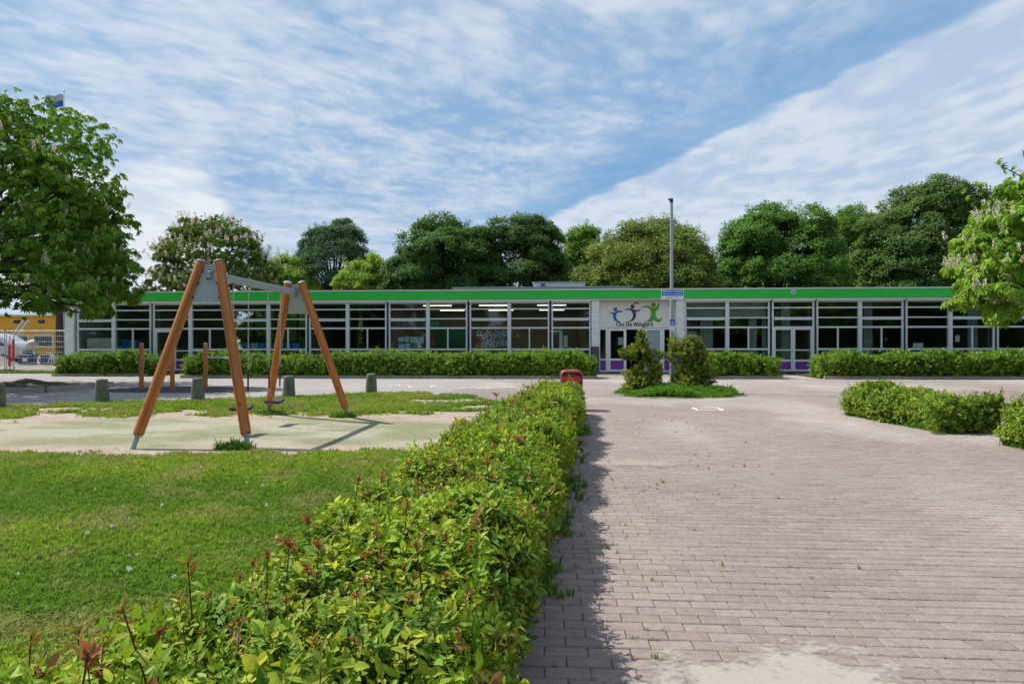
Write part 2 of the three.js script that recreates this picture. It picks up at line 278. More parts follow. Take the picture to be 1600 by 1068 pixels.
// a clump of small leaves within a ball, for crowns seen from afar
function clumpGeo(seed, n, R, len, w) { const r = rngOf(seed), o = fresh(); for (let i = 0; i < n; i++) { const q = rdir(r), P = q.clone().multiplyScalar(R * Math.cbrt(r())); P.y *= 0.45; const D = rdir(r).addScaledVector(q, 0.8); D.y = D.y * 0.5 - 0.15; const k = 0.8 + r() * 0.4; quadLeaf(o, P, D, V(0, 1, 0).addScaledVector(rdir(r), 0.55), len * (0.7 + r() * 0.6), w * (0.7 + r() * 0.6), [k, k, k]); } return done(o); }
// a horse chestnut leaf: leaflets fanned from one point, hanging a little
function palmGeo(seed, size) { const r = rngOf(seed), o = fresh(), n = 7; for (let i = 0; i < n; i++) { const a = (i - 3) * 0.62 + (r() - 0.5) * 0.15, L = size * (1 - 0.10 * Math.abs(i - 3)) * (0.9 + r() * 0.2) * 0.5, D = V(Math.sin(a), -0.30 - r() * 0.25, Math.cos(a)), k = 0.85 + r() * 0.3; leaf(o, V(0, 0, 0), D, V(0, 1, 0), L, L * 0.36, [k, k, k], 0.35, 0.3); } stick(o, V(0, 0, 0), V(0, 0.05, -size * 0.25), 0.004, 0.004, [0.8, 0.8, 0.5], 3); return done(o); }
// an upright flower spike
function candleGeo(seed, h) { const r = rngOf(seed), o = fresh(); for (let i = 0; i < 44; i++) { const t = i / 44, R = h * 0.24 * (1 - t * 0.85), a = r() * 6.283, P = V(Math.cos(a) * R * 0.5, h * t, Math.sin(a) * R * 0.5), D = V(Math.cos(a), 0.5 * r(), Math.sin(a)), k = r(); quadLeaf(o, P, D, rdir(r), h * 0.17, h * 0.14, lerp3([0.82, 0.78, 0.66], [0.76, 0.54, 0.46], k * k * 0.8)); } stick(o, V(0, -h * 0.2, 0), V(0, h * 0.9, 0), 0.006, 0.003, [0.3, 0.35, 0.1], 3); return done(o); }

const _m = new THREE.Matrix4(), _q = new THREE.Quaternion(), _q2 = new THREE.Quaternion(), UPY = V(0, 1, 0);
function scatter(name, geo, material, items, parent) {   // items: [position, up direction, spin, size, colour]
  const m = shadows(new THREE.InstancedMesh(geo, material, items.length)); m.name = name; m.userData.kind = 'stuff';
  const c = new THREE.Color(), s = V(1, 1, 1);
  items.forEach(([P, N, spin, size, col], i) => { _q.setFromUnitVectors(UPY, N); _q2.setFromAxisAngle(UPY, spin); _q.multiply(_q2); s.set(size, size, size); m.setMatrixAt(i, _m.compose(P, _q, s)); m.setColorAt(i, c.setRGB(...col)); });
  m.instanceMatrix.needsUpdate = true; parent.add(m); return m;
}

// ---------------------------------------------------------------- the school
const FZ = -32.2, BACK = -41.3, XL = -24.05, XR = 27.2;
const bayLines = [-23.55, -19.66, -15.74, -11.82, -7.9, -3.98, -0.06];
const school = thing('school_building', 'long single-storey school with green roof edge, glazed front and white piers', 'building');
{
  const put = (name, geo, m) => part(name, geo, m, school);
  const brickTex = tex(512, 512, (u, v, i, j) => { const row = Math.floor(v * 16), uu = u * 8 + (row & 1) * 0.5, fx = uu - Math.floor(uu), fy = v * 16 - row, joint = fx < 0.05 || fy < 0.13, g = 246 + 14 * (hash2(Math.floor(uu) & 7, row) - 0.5) + 10 * (hash2(i, j) - 0.5); return joint ? [g - 34, g - 34, g - 34] : [g, g, g]; });
  const pierTop = std(lin(0.90, 0.91, 0.92), 0.6, { map: brickTex, bumpMap: brickTex, bumpScale: 0.004 });
  const pierLow = std(lin(0.06, 0.08, 0.115), 0.6, { map: brickTex, bumpMap: brickTex, bumpScale: 0.004 });
  const worldUV = (g) => { const p = g.attributes.position, n = g.attributes.normal, u = new Float32Array(p.count * 2); for (let i = 0; i < p.count; i++) { u[2 * i] = (Math.abs(n.getX(i)) > 0.5 ? p.getZ(i) : p.getX(i)) / 1.76; u[2 * i + 1] = p.getY(i) / 1.04; } g.setAttribute('uv', new THREE.BufferAttribute(u, 2)); return g; };
  // piers: end pier and the two beside the entrance; slate-coloured foot
  for (const [a, b, zf] of [[-24.05, -23.6, FZ], [1.88, 2.24, FZ], [5.84, 6.22, FZ]]) {
    if (a > -20) { put('pier', worldUV(span(a, b, 1.28, 3.46, zf - 0.9, zf)), pierTop); put('pier_foot', worldUV(span(a, b, 0, 1.28, zf - 0.9, zf)), pierLow); }
    else put('end_wall', worldUV(span(a, b, 0, 3.46, BACK, zf)), pierTop);
  }
  put('end_wall', worldUV(span(XR - 0.3, XR, 0, 3.46, BACK, FZ - 0.1)), pierTop);
  // shell behind the glass
  put('floor', span(XL + 0.46, XR - 0.32, -0.05, 0.06, BACK + 0.02, FZ - 0.18), M.innerFloor);
  put('ceiling', span(XL + 0.46, XR - 0.32, 3.42, 3.52, BACK + 0.02, FZ - 0.08), M.ceiling);
  put('roof_slab', span(XL, XR, 3.53, 3.86, BACK - 0.2, FZ + 0.02), M.roof);
  // rear wall: closed, except for a glazed stretch behind the left classroom
  put('rear_wall', span(XL + 0.46, -19.9, 0, 3.42, BACK, BACK + 0.2), M.inner);
  put('rear_wall', span(-11.6, XR - 0.32, 0, 3.42, BACK, BACK + 0.2), M.inner);
  put('rear_wall', span(-19.9, -11.6, 0, 0.9, BACK, BACK + 0.2), M.inner);
  for (let x = -19.9; x < -11.7; x += 1.38) put('rear_mullion', span(x, x + 0.09, 0.9, 3.42, BACK + 0.04, BACK + 0.16), M.darkGap);
  put('rear_rail', span(-19.9, -11.6, 2.3, 2.38, BACK + 0.05, BACK + 0.15), M.darkGap);
  for (const x of [-19.7, -11.9, -7.85, 1.7, 6.4, 12.2, 20.4]) put('partition', span(x - 0.06, x + 0.06, 0.06, 3.42, BACK + 0.2, FZ - 0.75), M.inner);
  // roof edge: green panels, a pale cap above and a pale soffit strip below
  let k = 0; const P = 2.96;
  for (let x = -24.15; x < XR; x += P) { const b = Math.min(x + P, XR + 0.1); put('fascia_panel', span(x + 0.003, b - 0.003, 3.53, 3.93, FZ + 0.04, FZ + 0.10), M.green); k++; }
  put('fascia_return', span(-24.17, -24.11, 3.53, 3.93, BACK, FZ + 0.03), M.green);
  put('roof_cap', span(-24.22, XR + 0.12, 3.934, 3.995, FZ - 0.25, FZ + 0.13), M.roofTrim);
  put('soffit', span(-24.1, XR, 3.465, 3.525, FZ - 0.3, FZ + 0.06), M.roofTrim);

  const box = new Map();
  const bar = (x0, x1, y0, y1, z0, z1) => span(x0, x1, y0, y1, z0, z1);
  const pane = (parent, x0, x1, y0, y1, m = M.glass, name = 'pane') => part(name, span(x0, x1, y0, y1, FZ - 0.166, FZ - 0.160), m, parent);
  const ROW = [[3.11, 3.34], [2.645, 3.05], [2.21, 2.59], [1.19, 2.13]];
  // a bay of one or two windows between x0 and x1
  function windows(x0, x1, { cols = 2, split = [1], screen = [0], blind = false, doors = null } = {}) {
    const g = subgroup(doors ? 'door_bay' : 'window_bay', school), f = [], j = 0.07, Z0 = FZ - 0.21, Z1 = FZ - 0.10;
    const a = x0 + 0.055, b = x1 - 0.055, mid = (a + b) / 2;
    f.push(bar(a, a + j, 0.12, 3.4, Z0, Z1), bar(b - j, b, 0.12, 3.4, Z0, Z1));
    const spans = cols === 2 ? [[a + j, mid - 0.085], [mid + 0.085, b - j]] : [[a + j, b - j]];
    if (cols === 2) part('mullion', bar(mid - 0.085, mid + 0.085, 0.12, 3.4, Z0, FZ - 0.055), M.frame, g);
    spans.forEach(([p, q], i) => {
      for (const [y0, y1] of [[3.34, 3.4], [3.05, 3.11], [2.59, 2.645], [2.13, 2.21]]) f.push(bar(p, q, y0, y1, Z0 + 0.01, Z1 - 0.01));
      for (const [y0, y1] of ROW.slice(0, 3)) pane(g, p, q, y0, y1);
      if (screen.includes(i)) part('vent_bar', bar(p + 0.03, q - 0.03, 2.515, 2.575, Z1 - 0.03, Z1 + 0.05), M.white, g);
      const isDoor = doors && (doors === 'double' || i === 0);
      if (isDoor) return;
      f.push(bar(p, q, 1.11, 1.19, Z0 + 0.01, Z1 - 0.01), bar(p, q, 0.65, 0.71, Z0 + 0.01, Z1 - 0.01), bar(p, q, 0.12, 0.17, Z0 + 0.01, Z1 - 0.01));
      if (split.includes(i)) { const c = (p + q) / 2; f.push(bar(c - 0.03, c + 0.03, 1.19, 2.13, Z0 + 0.01, Z1 - 0.01)); pane(g, p, c - 0.03, 1.19, 2.13); pane(g, c + 0.03, q, 1.19, 2.13); } else pane(g, p, q, 1.19, 2.13);
      pane(g, p, q, 0.71, 1.11); part('lower_panel', bar(p, q, 0.17, 0.65, FZ - 0.175, FZ - 0.15), M.paleBlue, g);
    });
    if (doors === 'double') {
      const [p, q] = spans[0], c = (p + q) / 2;
      for (const [u, v] of [[p, c - 0.005], [c + 0.005, q]]) {
        const d = g;
        f.push(bar(u, u + 0.09, 0.12, 2.13, Z0 + 0.015, Z1 - 0.015), bar(v - 0.09, v, 0.12, 2.13, Z0 + 0.015, Z1 - 0.015), bar(u + 0.09, v - 0.09, 2.05, 2.13, Z0 + 0.015, Z1 - 0.015), bar(u + 0.09, v - 0.09, 1.08, 1.13, Z0 + 0.015, Z1 - 0.015), bar(u + 0.09, v - 0.09, 0.57, 0.66, Z0 + 0.015, Z1 - 0.015), bar(u + 0.09, v - 0.09, 0.12, 0.2, Z0 + 0.015, Z1 - 0.015));
        pane(d, u + 0.09, v - 0.09, 1.13, 2.05); pane(d, u + 0.09, v - 0.09, 0.66, 1.08); part('door_panel', bar(u + 0.09, v - 0.09, 0.2, 0.57, FZ - 0.175, FZ - 0.15), M.purple, d);
      }
      part('door_handle', join([rod([c - 0.05, 1.0, Z1 + 0.03], [c - 0.05, 1.16, Z1 + 0.03], 0.012), rod([c - 0.05, 1.02, Z1 - 0.02], [c - 0.05, 1.02, Z1 + 0.03], 0.01), rod([c - 0.05, 1.14, Z1 - 0.02], [c - 0.05, 1.14, Z1 + 0.03], 0.01)]), M.steel, g);
    } else if (doors === 'single') {
      const [p, q] = spans[0], c = p + 1.08;
      f.push(bar(p, p + 0.12, 0.12, 2.13, Z0 + 0.015, Z1), bar(c - 0.12, c, 0.12, 2.13, Z0 + 0.015, Z1), bar(p + 0.12, c - 0.12, 2.0, 2.13, Z0 + 0.015, Z1), bar(p + 0.12, c - 0.12, 0.6, 0.7, Z0 + 0.015, Z1), bar(p + 0.12, c - 0.12, 0.12, 0.22, Z0 + 0.015, Z1), bar(c, q, 0.6, 0.68, Z0 + 0.02, Z1 - 0.02), bar(c, q, 0.12, 0.2, Z0 + 0.02, Z1 - 0.02));
      pane(g, p + 0.12, c - 0.12, 0.7, 2.0); part('door_panel', bar(p + 0.12, c - 0.12, 0.22, 0.6, FZ - 0.175, FZ - 0.15), M.purple, g);
      pane(g, c, q, 0.68, 2.13); part('lower_panel', bar(c, q, 0.2, 0.6, FZ - 0.175, FZ - 0.15), M.purple, g);
      part('door_handle', rod([p + 0.06, 1.02, Z1 + 0.03], [p + 0.06, 1.16, Z1 + 0.03], 0.012), M.steel, g);
    }
    part('frame', join(f), M.frame, g);
    part('awning_box', new RoundedBoxGeometry(b - a + 0.03, 0.105, 0.15, 2, 0.02).translate(mid, 3.455, FZ - 0.02), M.white, g);
    part('plinth', bar(x0, x1, -0.03, 0.12, FZ - 0.25, FZ - 0.13), M.slate, g);
    // recessed dark joint with a rainwater pipe at the bay's right end
    part('joint_strip', bar(x1 - 0.052, x1 + 0.052, 0.12, 3.4, FZ - 0.26, FZ - 0.19), M.darkGap, g);
    part('rain_pipe', join([rod([x1, 0.1, FZ - 0.145], [x1, 2.06, FZ - 0.145], 0.03), rod([x1, 2.05, FZ - 0.145], [x1, 2.11, FZ - 0.145], 0.042)]), M.darkGap, g);
    if (blind) for (const [p, q] of spans) part('roller_blind', bar(p + 0.03, q - 0.03, 2.62, 3.36, FZ - 0.30, FZ - 0.292), std(lin(0.30, 0.31, 0.27), 0.9), g);
    return spans;
  }
  windows(bayLines[0], bayLines[1]);
  windows(bayLines[1], bayLines[2], { doors: 'single', screen: [] });
  for (let i = 2; i < 6; i++) windows(bayLines[i], bayLines[i + 1]);
  windows(bayLines[6], 1.9, { cols: 1, split: [], screen: [0] });
  windows(6.2, 10.22, { blind: true });
  windows(10.22, 12.25, { cols: 1, doors: 'double' });
  windows(12.25, 16.27, { split: [0, 1], screen: [1] });
  windows(16.27, 20.32, { screen: [1] });
  windows(20.32, 24.36, {}); windows(24.36, 26.9, { cols: 1, split: [] });

  // entrance: set back between the piers
  const EZ = FZ - 0.42, e = subgroup('entrance', school);
  const eb = (x0, x1, y0, y1, a = -0.05, b = 0.05) => span(x0, x1, y0, y1, EZ + a, EZ + b);
  part('sign_panel', eb(2.25, 5.83, 2.15, 3.47, -0.03, 0.02), std(lin(0.78, 0.77, 0.74), 0.55), e);
  const ef = [eb(2.26, 2.31, 0.06, 2.14), eb(2.58, 2.68, 0.06, 2.14), eb(2.31, 2.58, 0.06, 0.14), eb(2.31, 2.58, 0.62, 0.69), eb(2.31, 2.58, 2.08, 2.14), eb(5.26, 5.34, 0.06, 2.14), eb(5.77, 5.82, 0.06, 2.14), eb(5.34, 5.77, 0.06, 0.14), eb(5.34, 5.77, 0.62, 0.69), eb(5.34, 5.77, 2.08, 2.14), eb(3.56, 4.40, 2.09, 2.14)];
  part('frame', join(ef), M.white, e);
  const eg = (x0, x1, y0, y1, m = M.glass, n = 'pane') => part(n, eb(x0, x1, y0, y1, -0.008, 0.002), m, e);
  eg(2.31, 2.58, 0.69, 2.08); eg(2.31, 2.58, 0.14, 0.62, M.purple, 'lower_panel'); eg(5.34, 5.77, 0.69, 2.08); eg(5.34, 5.77, 0.14, 0.62, M.purple, 'lower_panel');
  part('door_leaf', join([eb(2.69, 2.80, 0.08, 2.13, -0.03, 0.06), eb(3.43, 3.55, 0.08, 2.13, -0.03, 0.06), eb(2.80, 3.43, 0.08, 0.18, -0.03, 0.06), eb(2.80, 3.43, 0.61, 0.70, -0.03, 0.06), eb(2.80, 3.43, 2.03, 2.13, -0.03, 0.06)]), M.white, e);
  eg(2.80, 3.43, 0.70, 2.03); eg(2.80, 3.43, 0.18, 0.61, M.purple, 'door_panel');
  part('door_leaf', join([eb(4.41, 4.52, 0.08, 2.13, -0.03, 0.06), eb(5.14, 5.25, 0.08, 2.13, -0.03, 0.06), eb(4.52, 5.14, 0.08, 0.16, -0.03, 0.06), eb(4.52, 5.14, 0.66, 0.72, -0.03, 0.06), eb(4.52, 5.14, 2.05, 2.13, -0.03, 0.06)]), M.white, e);
  eg(4.52, 5.14, 0.72, 2.05, M.frosted); eg(4.52, 5.14, 0.16, 0.66, std(lin(0.62, 0.70, 0.74), 0.45), 'door_panel');
  part('door_handle', rod([3.49, 0.95, EZ + 0.09], [3.49, 1.2, EZ + 0.09], 0.014), M.steel, e);
  part('threshold', span(2.25, 5.83, 0.0, 0.06, EZ - 0.2, EZ + 0.2), M.slate, e);
  part('entrance_lamp', new THREE.SphereGeometry(0.09, 16, 10).scale(1, 1, 0.7).translate(5.62, 3.22, EZ + 0.05), std(lin(0.55, 0.54, 0.5), 0.4), e);
  // hall behind the door
  put('hall_wall', span(1.8, 6.3, 0.06, 3.42, FZ - 6.2, FZ - 6.1), std(lin(0.12, 0.10, 0.09), 0.9));
  // raised roof box
  const ru = thing('rooftop_unit', 'long pale grey box on the flat roof with a taller middle section', 'rooftop unit', [0, 3.86, -36.4]);
  part('lower_housing', span(-5.1, 4.1, 0, 0.46, -0.8, 0.8), M.roofTrim, ru); part('lower_cap', span(-5.25, 4.25, 0.462, 0.53, -0.95, 0.95), M.galvanised, ru);
  part('upper_housing', span(-0.95, 1.75, 0.532, 0.74, -0.7, 0.82), M.roofTrim, ru); part('upper_cap', span(-1.02, 1.82, 0.742, 0.79, -0.8, 0.9), M.galvanised, ru);
  for (const x of [-4.6, -2.9, -1.5, 2.2, 3.7]) part('vent_slot', span(x, x + 0.25, 0.30, 0.37, 0.801, 0.83), M.darkGap, ru);
  part('vent_hood', span(-0.55, -0.35, 0.56, 0.68, 0.821, 0.9), std(lin(0.05, 0.08, 0.2), 0.5), ru);
}
// sign over the door: three dancing figures and the school's name
{
  const font = await new FontLoader().loadAsync('fonts/droid/droid_sans_regular.typeface.json');
  const sz = FZ - 0.42 + 0.024, k = 0.00209, sx = (x) => 2.375 + x * k, sy = (y) => 3.60 - y * k;   // traced on the sign, metres
  const flat = (shape) => new THREE.ExtrudeGeometry(shape, { depth: 0.012, bevelEnabled: false, curveSegments: 10 });
  const poly = (pts) => { const s = new THREE.Shape(); const q = new THREE.CatmullRomCurve3(pts.map(([x, y]) => V(sx(x), sy(y), 0)), true, 'catmullrom', 0.35).getPoints(90); q.forEach((p, i) => (i ? s.lineTo(p.x, p.y) : s.moveTo(p.x, p.y))); return flat(s); };
  const disc = (x, y, r) => { const s = new THREE.Shape(); s.absarc(sx(x), sy(y), r * k, 0, Math.PI * 2); return flat(s); };
  const logo = (name, geos, m, label) => { const o = single(name, join(geos).translate(0, 0, sz), m, label, 'emblem', 'figures on the entrance sign'); return o; };
  logo('dancing_figure', [disc(318, 265, 44), poly([[165, 300], [200, 335], [250, 340], [310, 325], [360, 300], [410, 290], [450, 305], [495, 315], [450, 335], [405, 330], [360, 350], [335, 400], [340, 470], [380, 530], [440, 552], [380, 560], [310, 530], [270, 470], [262, 400], [268, 372], [225, 365], [190, 340]])], std(lin(0.012, 0.16, 0.45), 0.5), 'blue dancing figure on the entrance sign, shortest of three');
  logo('dancing_figure', [disc(703, 205, 46), poly([[520, 290], [560, 258], [620, 245], [680, 255], [740, 270], [800, 285], [850, 275], [890, 250], [868, 295], [820, 318], [775, 322], [785, 390], [770, 460], [720, 520], [650, 550], [560, 552], [640, 535], [690, 480], [715, 400], [695, 320], [640, 280], [580, 276]]), poly([[735, 160], [735, 130], [765, 103], [820, 103], [848, 130], [848, 150], [800, 132], [755, 138]])], std(lin(0.085, 0.012, 0.17), 0.5), 'purple dancing figure with raised cap on the entrance sign');
  logo('dancing_figure', [disc(1178, 168, 54), poly([[895, 250], [940, 210], [1010, 185], [1080, 195], [1140, 225], [1200, 230], [1255, 205], [1285, 150], [1295, 110], [1310, 180], [1290, 250], [1235, 310], [1225, 380], [1245, 450], [1290, 490], [1340, 480], [1370, 435], [1360, 510], [1310, 555], [1240, 550], [1185, 505], [1130, 545], [1060, 560], [965, 552], [1040, 530], [1100, 460], [1125, 380], [1110, 290], [1060, 235], [990, 220], [930, 232]])], std(lin(0.10, 0.34, 0.015), 0.5), 'green dancing figure on the entrance sign, tallest of three');
  const t = new TextGeometry('Cbs De Wingerd', { font, size: 0.185, depth: 0.012, curveSegments: 4, bevelEnabled: true, bevelThickness: 0.002, bevelSize: 0.006, bevelSegments: 1 }); t.computeBoundingBox();
  t.scale((4.79 - 3.06) / (t.boundingBox.max.x - t.boundingBox.min.x), 1, 1);
  single('school_name_lettering', t.translate(3.06, 2.24, sz), std(lin(0.02, 0.025, 0.03), 0.5), 'dark letters Cbs De Wingerd below the dancing figures on the sign', 'lettering');
  // round badge on the roof edge
  const bd = thing('roof_badge', 'round pale blue badge on the green roof edge above the double door', 'badge', [11.18, 3.79, FZ + 0.102]);
  part('disc', new THREE.CylinderGeometry(0.115, 0.115, 0.02, 28).rotateX(Math.PI / 2).translate(0, 0, 0.01), M.white, bd); part('blue_field', new THREE.CylinderGeometry(0.092, 0.092, 0.01, 28).rotateX(Math.PI / 2).translate(0, 0, 0.025), std(lin(0.20, 0.42, 0.72), 0.4), bd);
}
// ---------------------------------------------------------------- inside the classrooms
RectAreaLightUniformsLib.init();
{
  const tubeMat = new THREE.MeshStandardMaterial({ color: lin(0.9, 0.9, 0.85), emissive: lin(1, 0.90, 0.68), emissiveIntensity: 2.6 });
  for (const z of [-34.2, -39.4]) for (const x of [-5.8, -2.95, 0.0]) {
    const l = thing('fluorescent_light', z > -36 ? 'lit ceiling lamp in the classroom row nearest the windows' : 'lit ceiling lamp in the classroom row farthest from the windows', 'lamp', [x, 3.42, z], 0, z > -36 ? 'front row of lit classroom lamps' : 'back row of lit classroom lamps');
    part('housing', bx(1.5, 0.05, 0.16, 0, -0.03, 0), M.white, l); part('tube', bx(1.44, 0.035, 0.09, 0, -0.075, 0), tubeMat, l);
    const a = new THREE.RectAreaLight(new THREE.Color(1, 0.9, 0.7), 14, 1.44, 0.09); a.position.set(0, -0.1, 0); a.rotation.x = -Math.PI / 2; l.add(a);
  }
  const paperSheet = (x, y, w, h, m, label, group, turn = 0) => { const s = single('paper_sheet', bx(w, h, 0.002), m, label, 'paper', group); s.position.set(x, y, FZ - 0.172); s.rotation.z = turn; return s; };
  const S = (px) => -7.92 + (px - 604) * 0.03075, H = (py) => 1.15 + (546 - py) * 0.0304;   // window plane near the papers
  const ORD = ['first', 'second', 'third', 'fourth', 'fifth', 'sixth', 'seventh', 'eighth', 'ninth'];
  const wp = std(lin(0.62, 0.74, 0.80), 0.9);
  for (const [x0, x1, y0, y1] of [[620.9, 631, 526.6, 534], [631.6, 638.1, 525, 535], [639, 653.1, 526, 536], [653.7, 661.6, 526, 536.5], [621.3, 631.6, 537, 544], [632.1, 640, 536.5, 544], [651.3, 657.8, 536.5, 544]]) paperSheet((S(x0) + S(x1)) / 2, (H(y0) + H(y1)) / 2, S(x1) - S(x0) - 0.015, H(y0) - H(y1) - 0.01, wp, 'white paper sheet in two rows taped inside the classroom window', 'sheets taped in two rows', (x0 % 1 - 0.5) * 0.05);
  paperSheet(S(645.5), H(540), 0.27, 0.22, std(lin(0.02, 0.24, 0.09), 0.8), 'green paper sheet among the white sheets taped inside the window');
  for (let i = 0; i < 9; i++) paperSheet(0.44, 1.98 - i * 0.092, 0.15, 0.085, M.paper, `${ORD[i]} card from the top, taller card column in the window by the pier`, 'tall column of cards');
  for (let i = 0; i < 6; i++) paperSheet(0.66, 1.75 - i * 0.092, 0.19, 0.07, M.paper, `${ORD[i]} card from the top, shorter card column in the window by the pier`, 'short column of cards');
  for (let i = 0; i < 6; i++) paperSheet(-0.10 + i * 0.108 + 0.0, 2.02 + (Math.abs(i - 2.5) - 2.5) * 0.012, 0.085, 0.10, M.paper, `${ORD[5 - i]} letter card from the entrance pier in the window garland`, 'garland of letter cards', (i - 2.5) * 0.05);
  paperSheet(18.0 + 0.66, 1.62, 0.20, 0.3, M.paper, 'white notice taped in the split window near the chestnut branches');
  paperSheet(16.9, 1.32, 0.45, 0.22, M.paper, 'large white paper low in the single window near the chestnut branches');
  const notice = paperSheet(3.30, 1.53, 0.27, 0.36, std(lin(0.55, 0.68, 0.72), 0.9), 'pale blue notice on the glass of the closed entrance door'); notice.position.z = FZ - 0.42 - 0.012;
  // round teal paper flowers with white petals on one window
  const teal = std(lin(0.03, 0.33, 0.47), 0.8), red = std(lin(0.35, 0.03, 0.03), 0.8);
  let proto = null, n = 0;
  for (const [cx, cy] of [[160, 517], [205, 552], [243, 520], [283, 552], [318, 522], [358, 541], [390, 520], [207, 620], [255, 601], [300, 617], [350, 604], [385, 607]]) {
    if (!proto) {
      proto = thing('paper_flower', 'teal paper flower with white petals taped inside the classroom window', 'paper flower', [0, 0, 0], 0, 'paper flowers on the window');
      const d = (r, x, y, z) => new THREE.CylinderGeometry(r, r, 0.003, 14).rotateX(Math.PI / 2).translate(x, y, z);
      part('flower_disc', d(0.092, 0, 0, 0), teal, proto); for (let i = 0; i < 5; i++) { const a = i * 1.2566 + 0.5; part('petal', d(0.038, Math.cos(a) * 0.115, Math.sin(a) * 0.115, 0.004), M.paper, proto); part('petal_dot', d(0.02, Math.cos(a + 0.6) * 0.135, Math.sin(a + 0.6) * 0.135, 0.006), red, proto); }
    }
    const o = n ? copyOf(proto) : proto, px = 720 + cx / 5.714, py = 430 + cy / 5.714; o.position.set(-4.0 + (px - 731) * 0.0308, H(py), FZ - 0.176); o.rotation.z = n * 0.7; n++;
  }
  // curtains
  const curtain = (x0, x1, z, label, m) => { const nseg = 40, p = [], idx = []; for (let i = 0; i <= nseg; i++) { const t = i / nseg, x = mix(x0, x1, t), dz = Math.sin(t * (x1 - x0) * 34) * 0.03 + Math.sin(t * 17) * 0.008; p.push(x, 0.12, z + dz, x, 3.3, z + dz * 0.8); if (i < nseg) { const b = i * 2; idx.push(b, b + 2, b + 1, b + 1, b + 2, b + 3); } } const g = raw(p); g.setIndex(idx); g.computeVertexNormals(); single('curtain', g, m, label, 'curtain', 'curtains in the right classrooms'); };
  const cm = new THREE.MeshPhysicalMaterial({ color: lin(0.46, 0.52, 0.50), roughness: 0.95, transmission: 0.3, thickness: 0 });
  const dark = std(lin(0.10, 0.085, 0.075), 0.95);
  curtain(7.02, 7.62, FZ - 0.42, 'pale curtain behind the single window beside the right entrance pier', cm); curtain(9.28, 9.66, FZ - 0.42, 'pale narrow curtain behind the split window left of the double door', cm);
  curtain(9.9, 10.1, FZ - 0.42, 'pale curtain edge hanging beside the pipe left of the double door', cm); curtain(10.82, 11.22, FZ - 0.5, 'pale curtain behind the left leaf of the double door', cm); curtain(10.34, 10.8, FZ - 0.5, 'dark curtain behind the left leaf of the double door', dark); curtain(6.4, 6.95, FZ - 0.5, 'dark curtain behind the window beside the right entrance pier', dark);
  curtain(19.3, 19.75, FZ - 0.5, 'pale curtain behind the split window near the chestnut branches', cm); curtain(14.6, 15.0, FZ - 0.5, 'pale curtain behind the window between double door and chestnut branches', cm);
  // cupboards, boards and crates seen through the glass
  const furn = (name, x0, x1, y0, y1, z0, z1, m, label, cat) => { const t = thing(name, label, cat, [(x0 + x1) / 2, y0, (z0 + z1) / 2]); const w = x1 - x0, h = y1 - y0, d = z1 - z0; part('carcass', bx(w, h, d, 0, h / 2, 0), m, t); if (cat === 'cupboard') for (const s of [-1, 1]) { const door = part('door', bx(w / 2 - 0.03, h - 0.06, 0.02, s * w / 4, h / 2, d / 2 + 0.012), m, t); part('knob', bx(0.02, 0.08, 0.02, -s * (w / 4 - 0.06), 0, 0.02), M.steel, door); } return t; };
  const cream = std(lin(0.62, 0.61, 0.54), 0.7);
  furn('cupboard', -23.2, -21.8, 0.06, 1.72, FZ - 0.85, FZ - 0.4, cream, 'cream cupboard behind the window beside the white end pier', 'cupboard');
  furn('storage_box', -21.35, -20.95, 1.19, 1.66, FZ - 0.7, FZ - 0.35, std(lin(0.02, 0.12, 0.45), 0.6), 'dark blue storage box on the sill behind the window left of the side door', 'box'); furn('storage_box', -20.93, -20.62, 1.19, 1.62, FZ - 0.7, FZ - 0.35, std(lin(0.06, 0.42, 0.66), 0.6), 'light blue storage box on the sill left of the side door', 'box'); furn('storage_box', -20.60, -20.40, 1.19, 1.55, FZ - 0.7, FZ - 0.35, std(lin(0.25, 0.04, 0.22), 0.6), 'plum storage box on the sill left of the side door', 'box');
  const ledge = (x0, x1, y, label) => { const t = thing('window_shelf', label, 'shelf', [(x0 + x1) / 2, 0.06, FZ - 0.52]); part('board', bx(x1 - x0, 0.03, 0.42, 0, y - 0.015 - 0.06, 0), cream, t); for (const s of [-1, 1]) part('side', bx(0.03, y - 0.03 - 0.06, 0.4, s * ((x1 - x0) / 2 - 0.03), (y - 0.09) / 2, 0), cream, t); };
  ledge(-21.45, -19.85, 1.185, 'low shelf with coloured boxes behind the window left of the side door'); ledge(-15.4, -12.1, 1.185, 'low shelf with blue crates behind the window of the see-through classroom');
  for (let i = 0; i < 7; i++) furn('blue_crate', -15.2 + i * 0.42, -14.84 + i * 0.42, 1.19, 1.46, FZ - 0.68, FZ - 0.36, std(i % 3 === 1 ? lin(0.35, 0.5, 0.6) : lin(0.03, 0.25, 0.6), 0.6), ['first', 'second', 'third', 'fourth', 'fifth', 'sixth', 'last'][i] + ' crate from the side door on the see-through classroom shelf', 'crate').userData.group = 'crates on the shelf';
  furn('school_board', -7.0, -5.2, 1.2, 2.4, BACK + 0.21, BACK + 0.26, std(lin(0.02, 0.20, 0.13), 0.6), 'green wall board at the back of the lit classroom', 'board'); furn('school_board', 17.0, 19.6, 2.2, 3.1, BACK + 0.21, BACK + 0.26, std(lin(0.02, 0.22, 0.08), 0.6), 'green wall board at the back of the right classroom', 'board');
  furn('teal_pinboard', -6.6, -5.75, 2.2, 2.55, FZ - 2.2, FZ - 2.15, std(lin(0.02, 0.30, 0.22), 0.7), 'teal hanging board in the lit classroom above the paper sheets', 'board').position.y = 2.2;
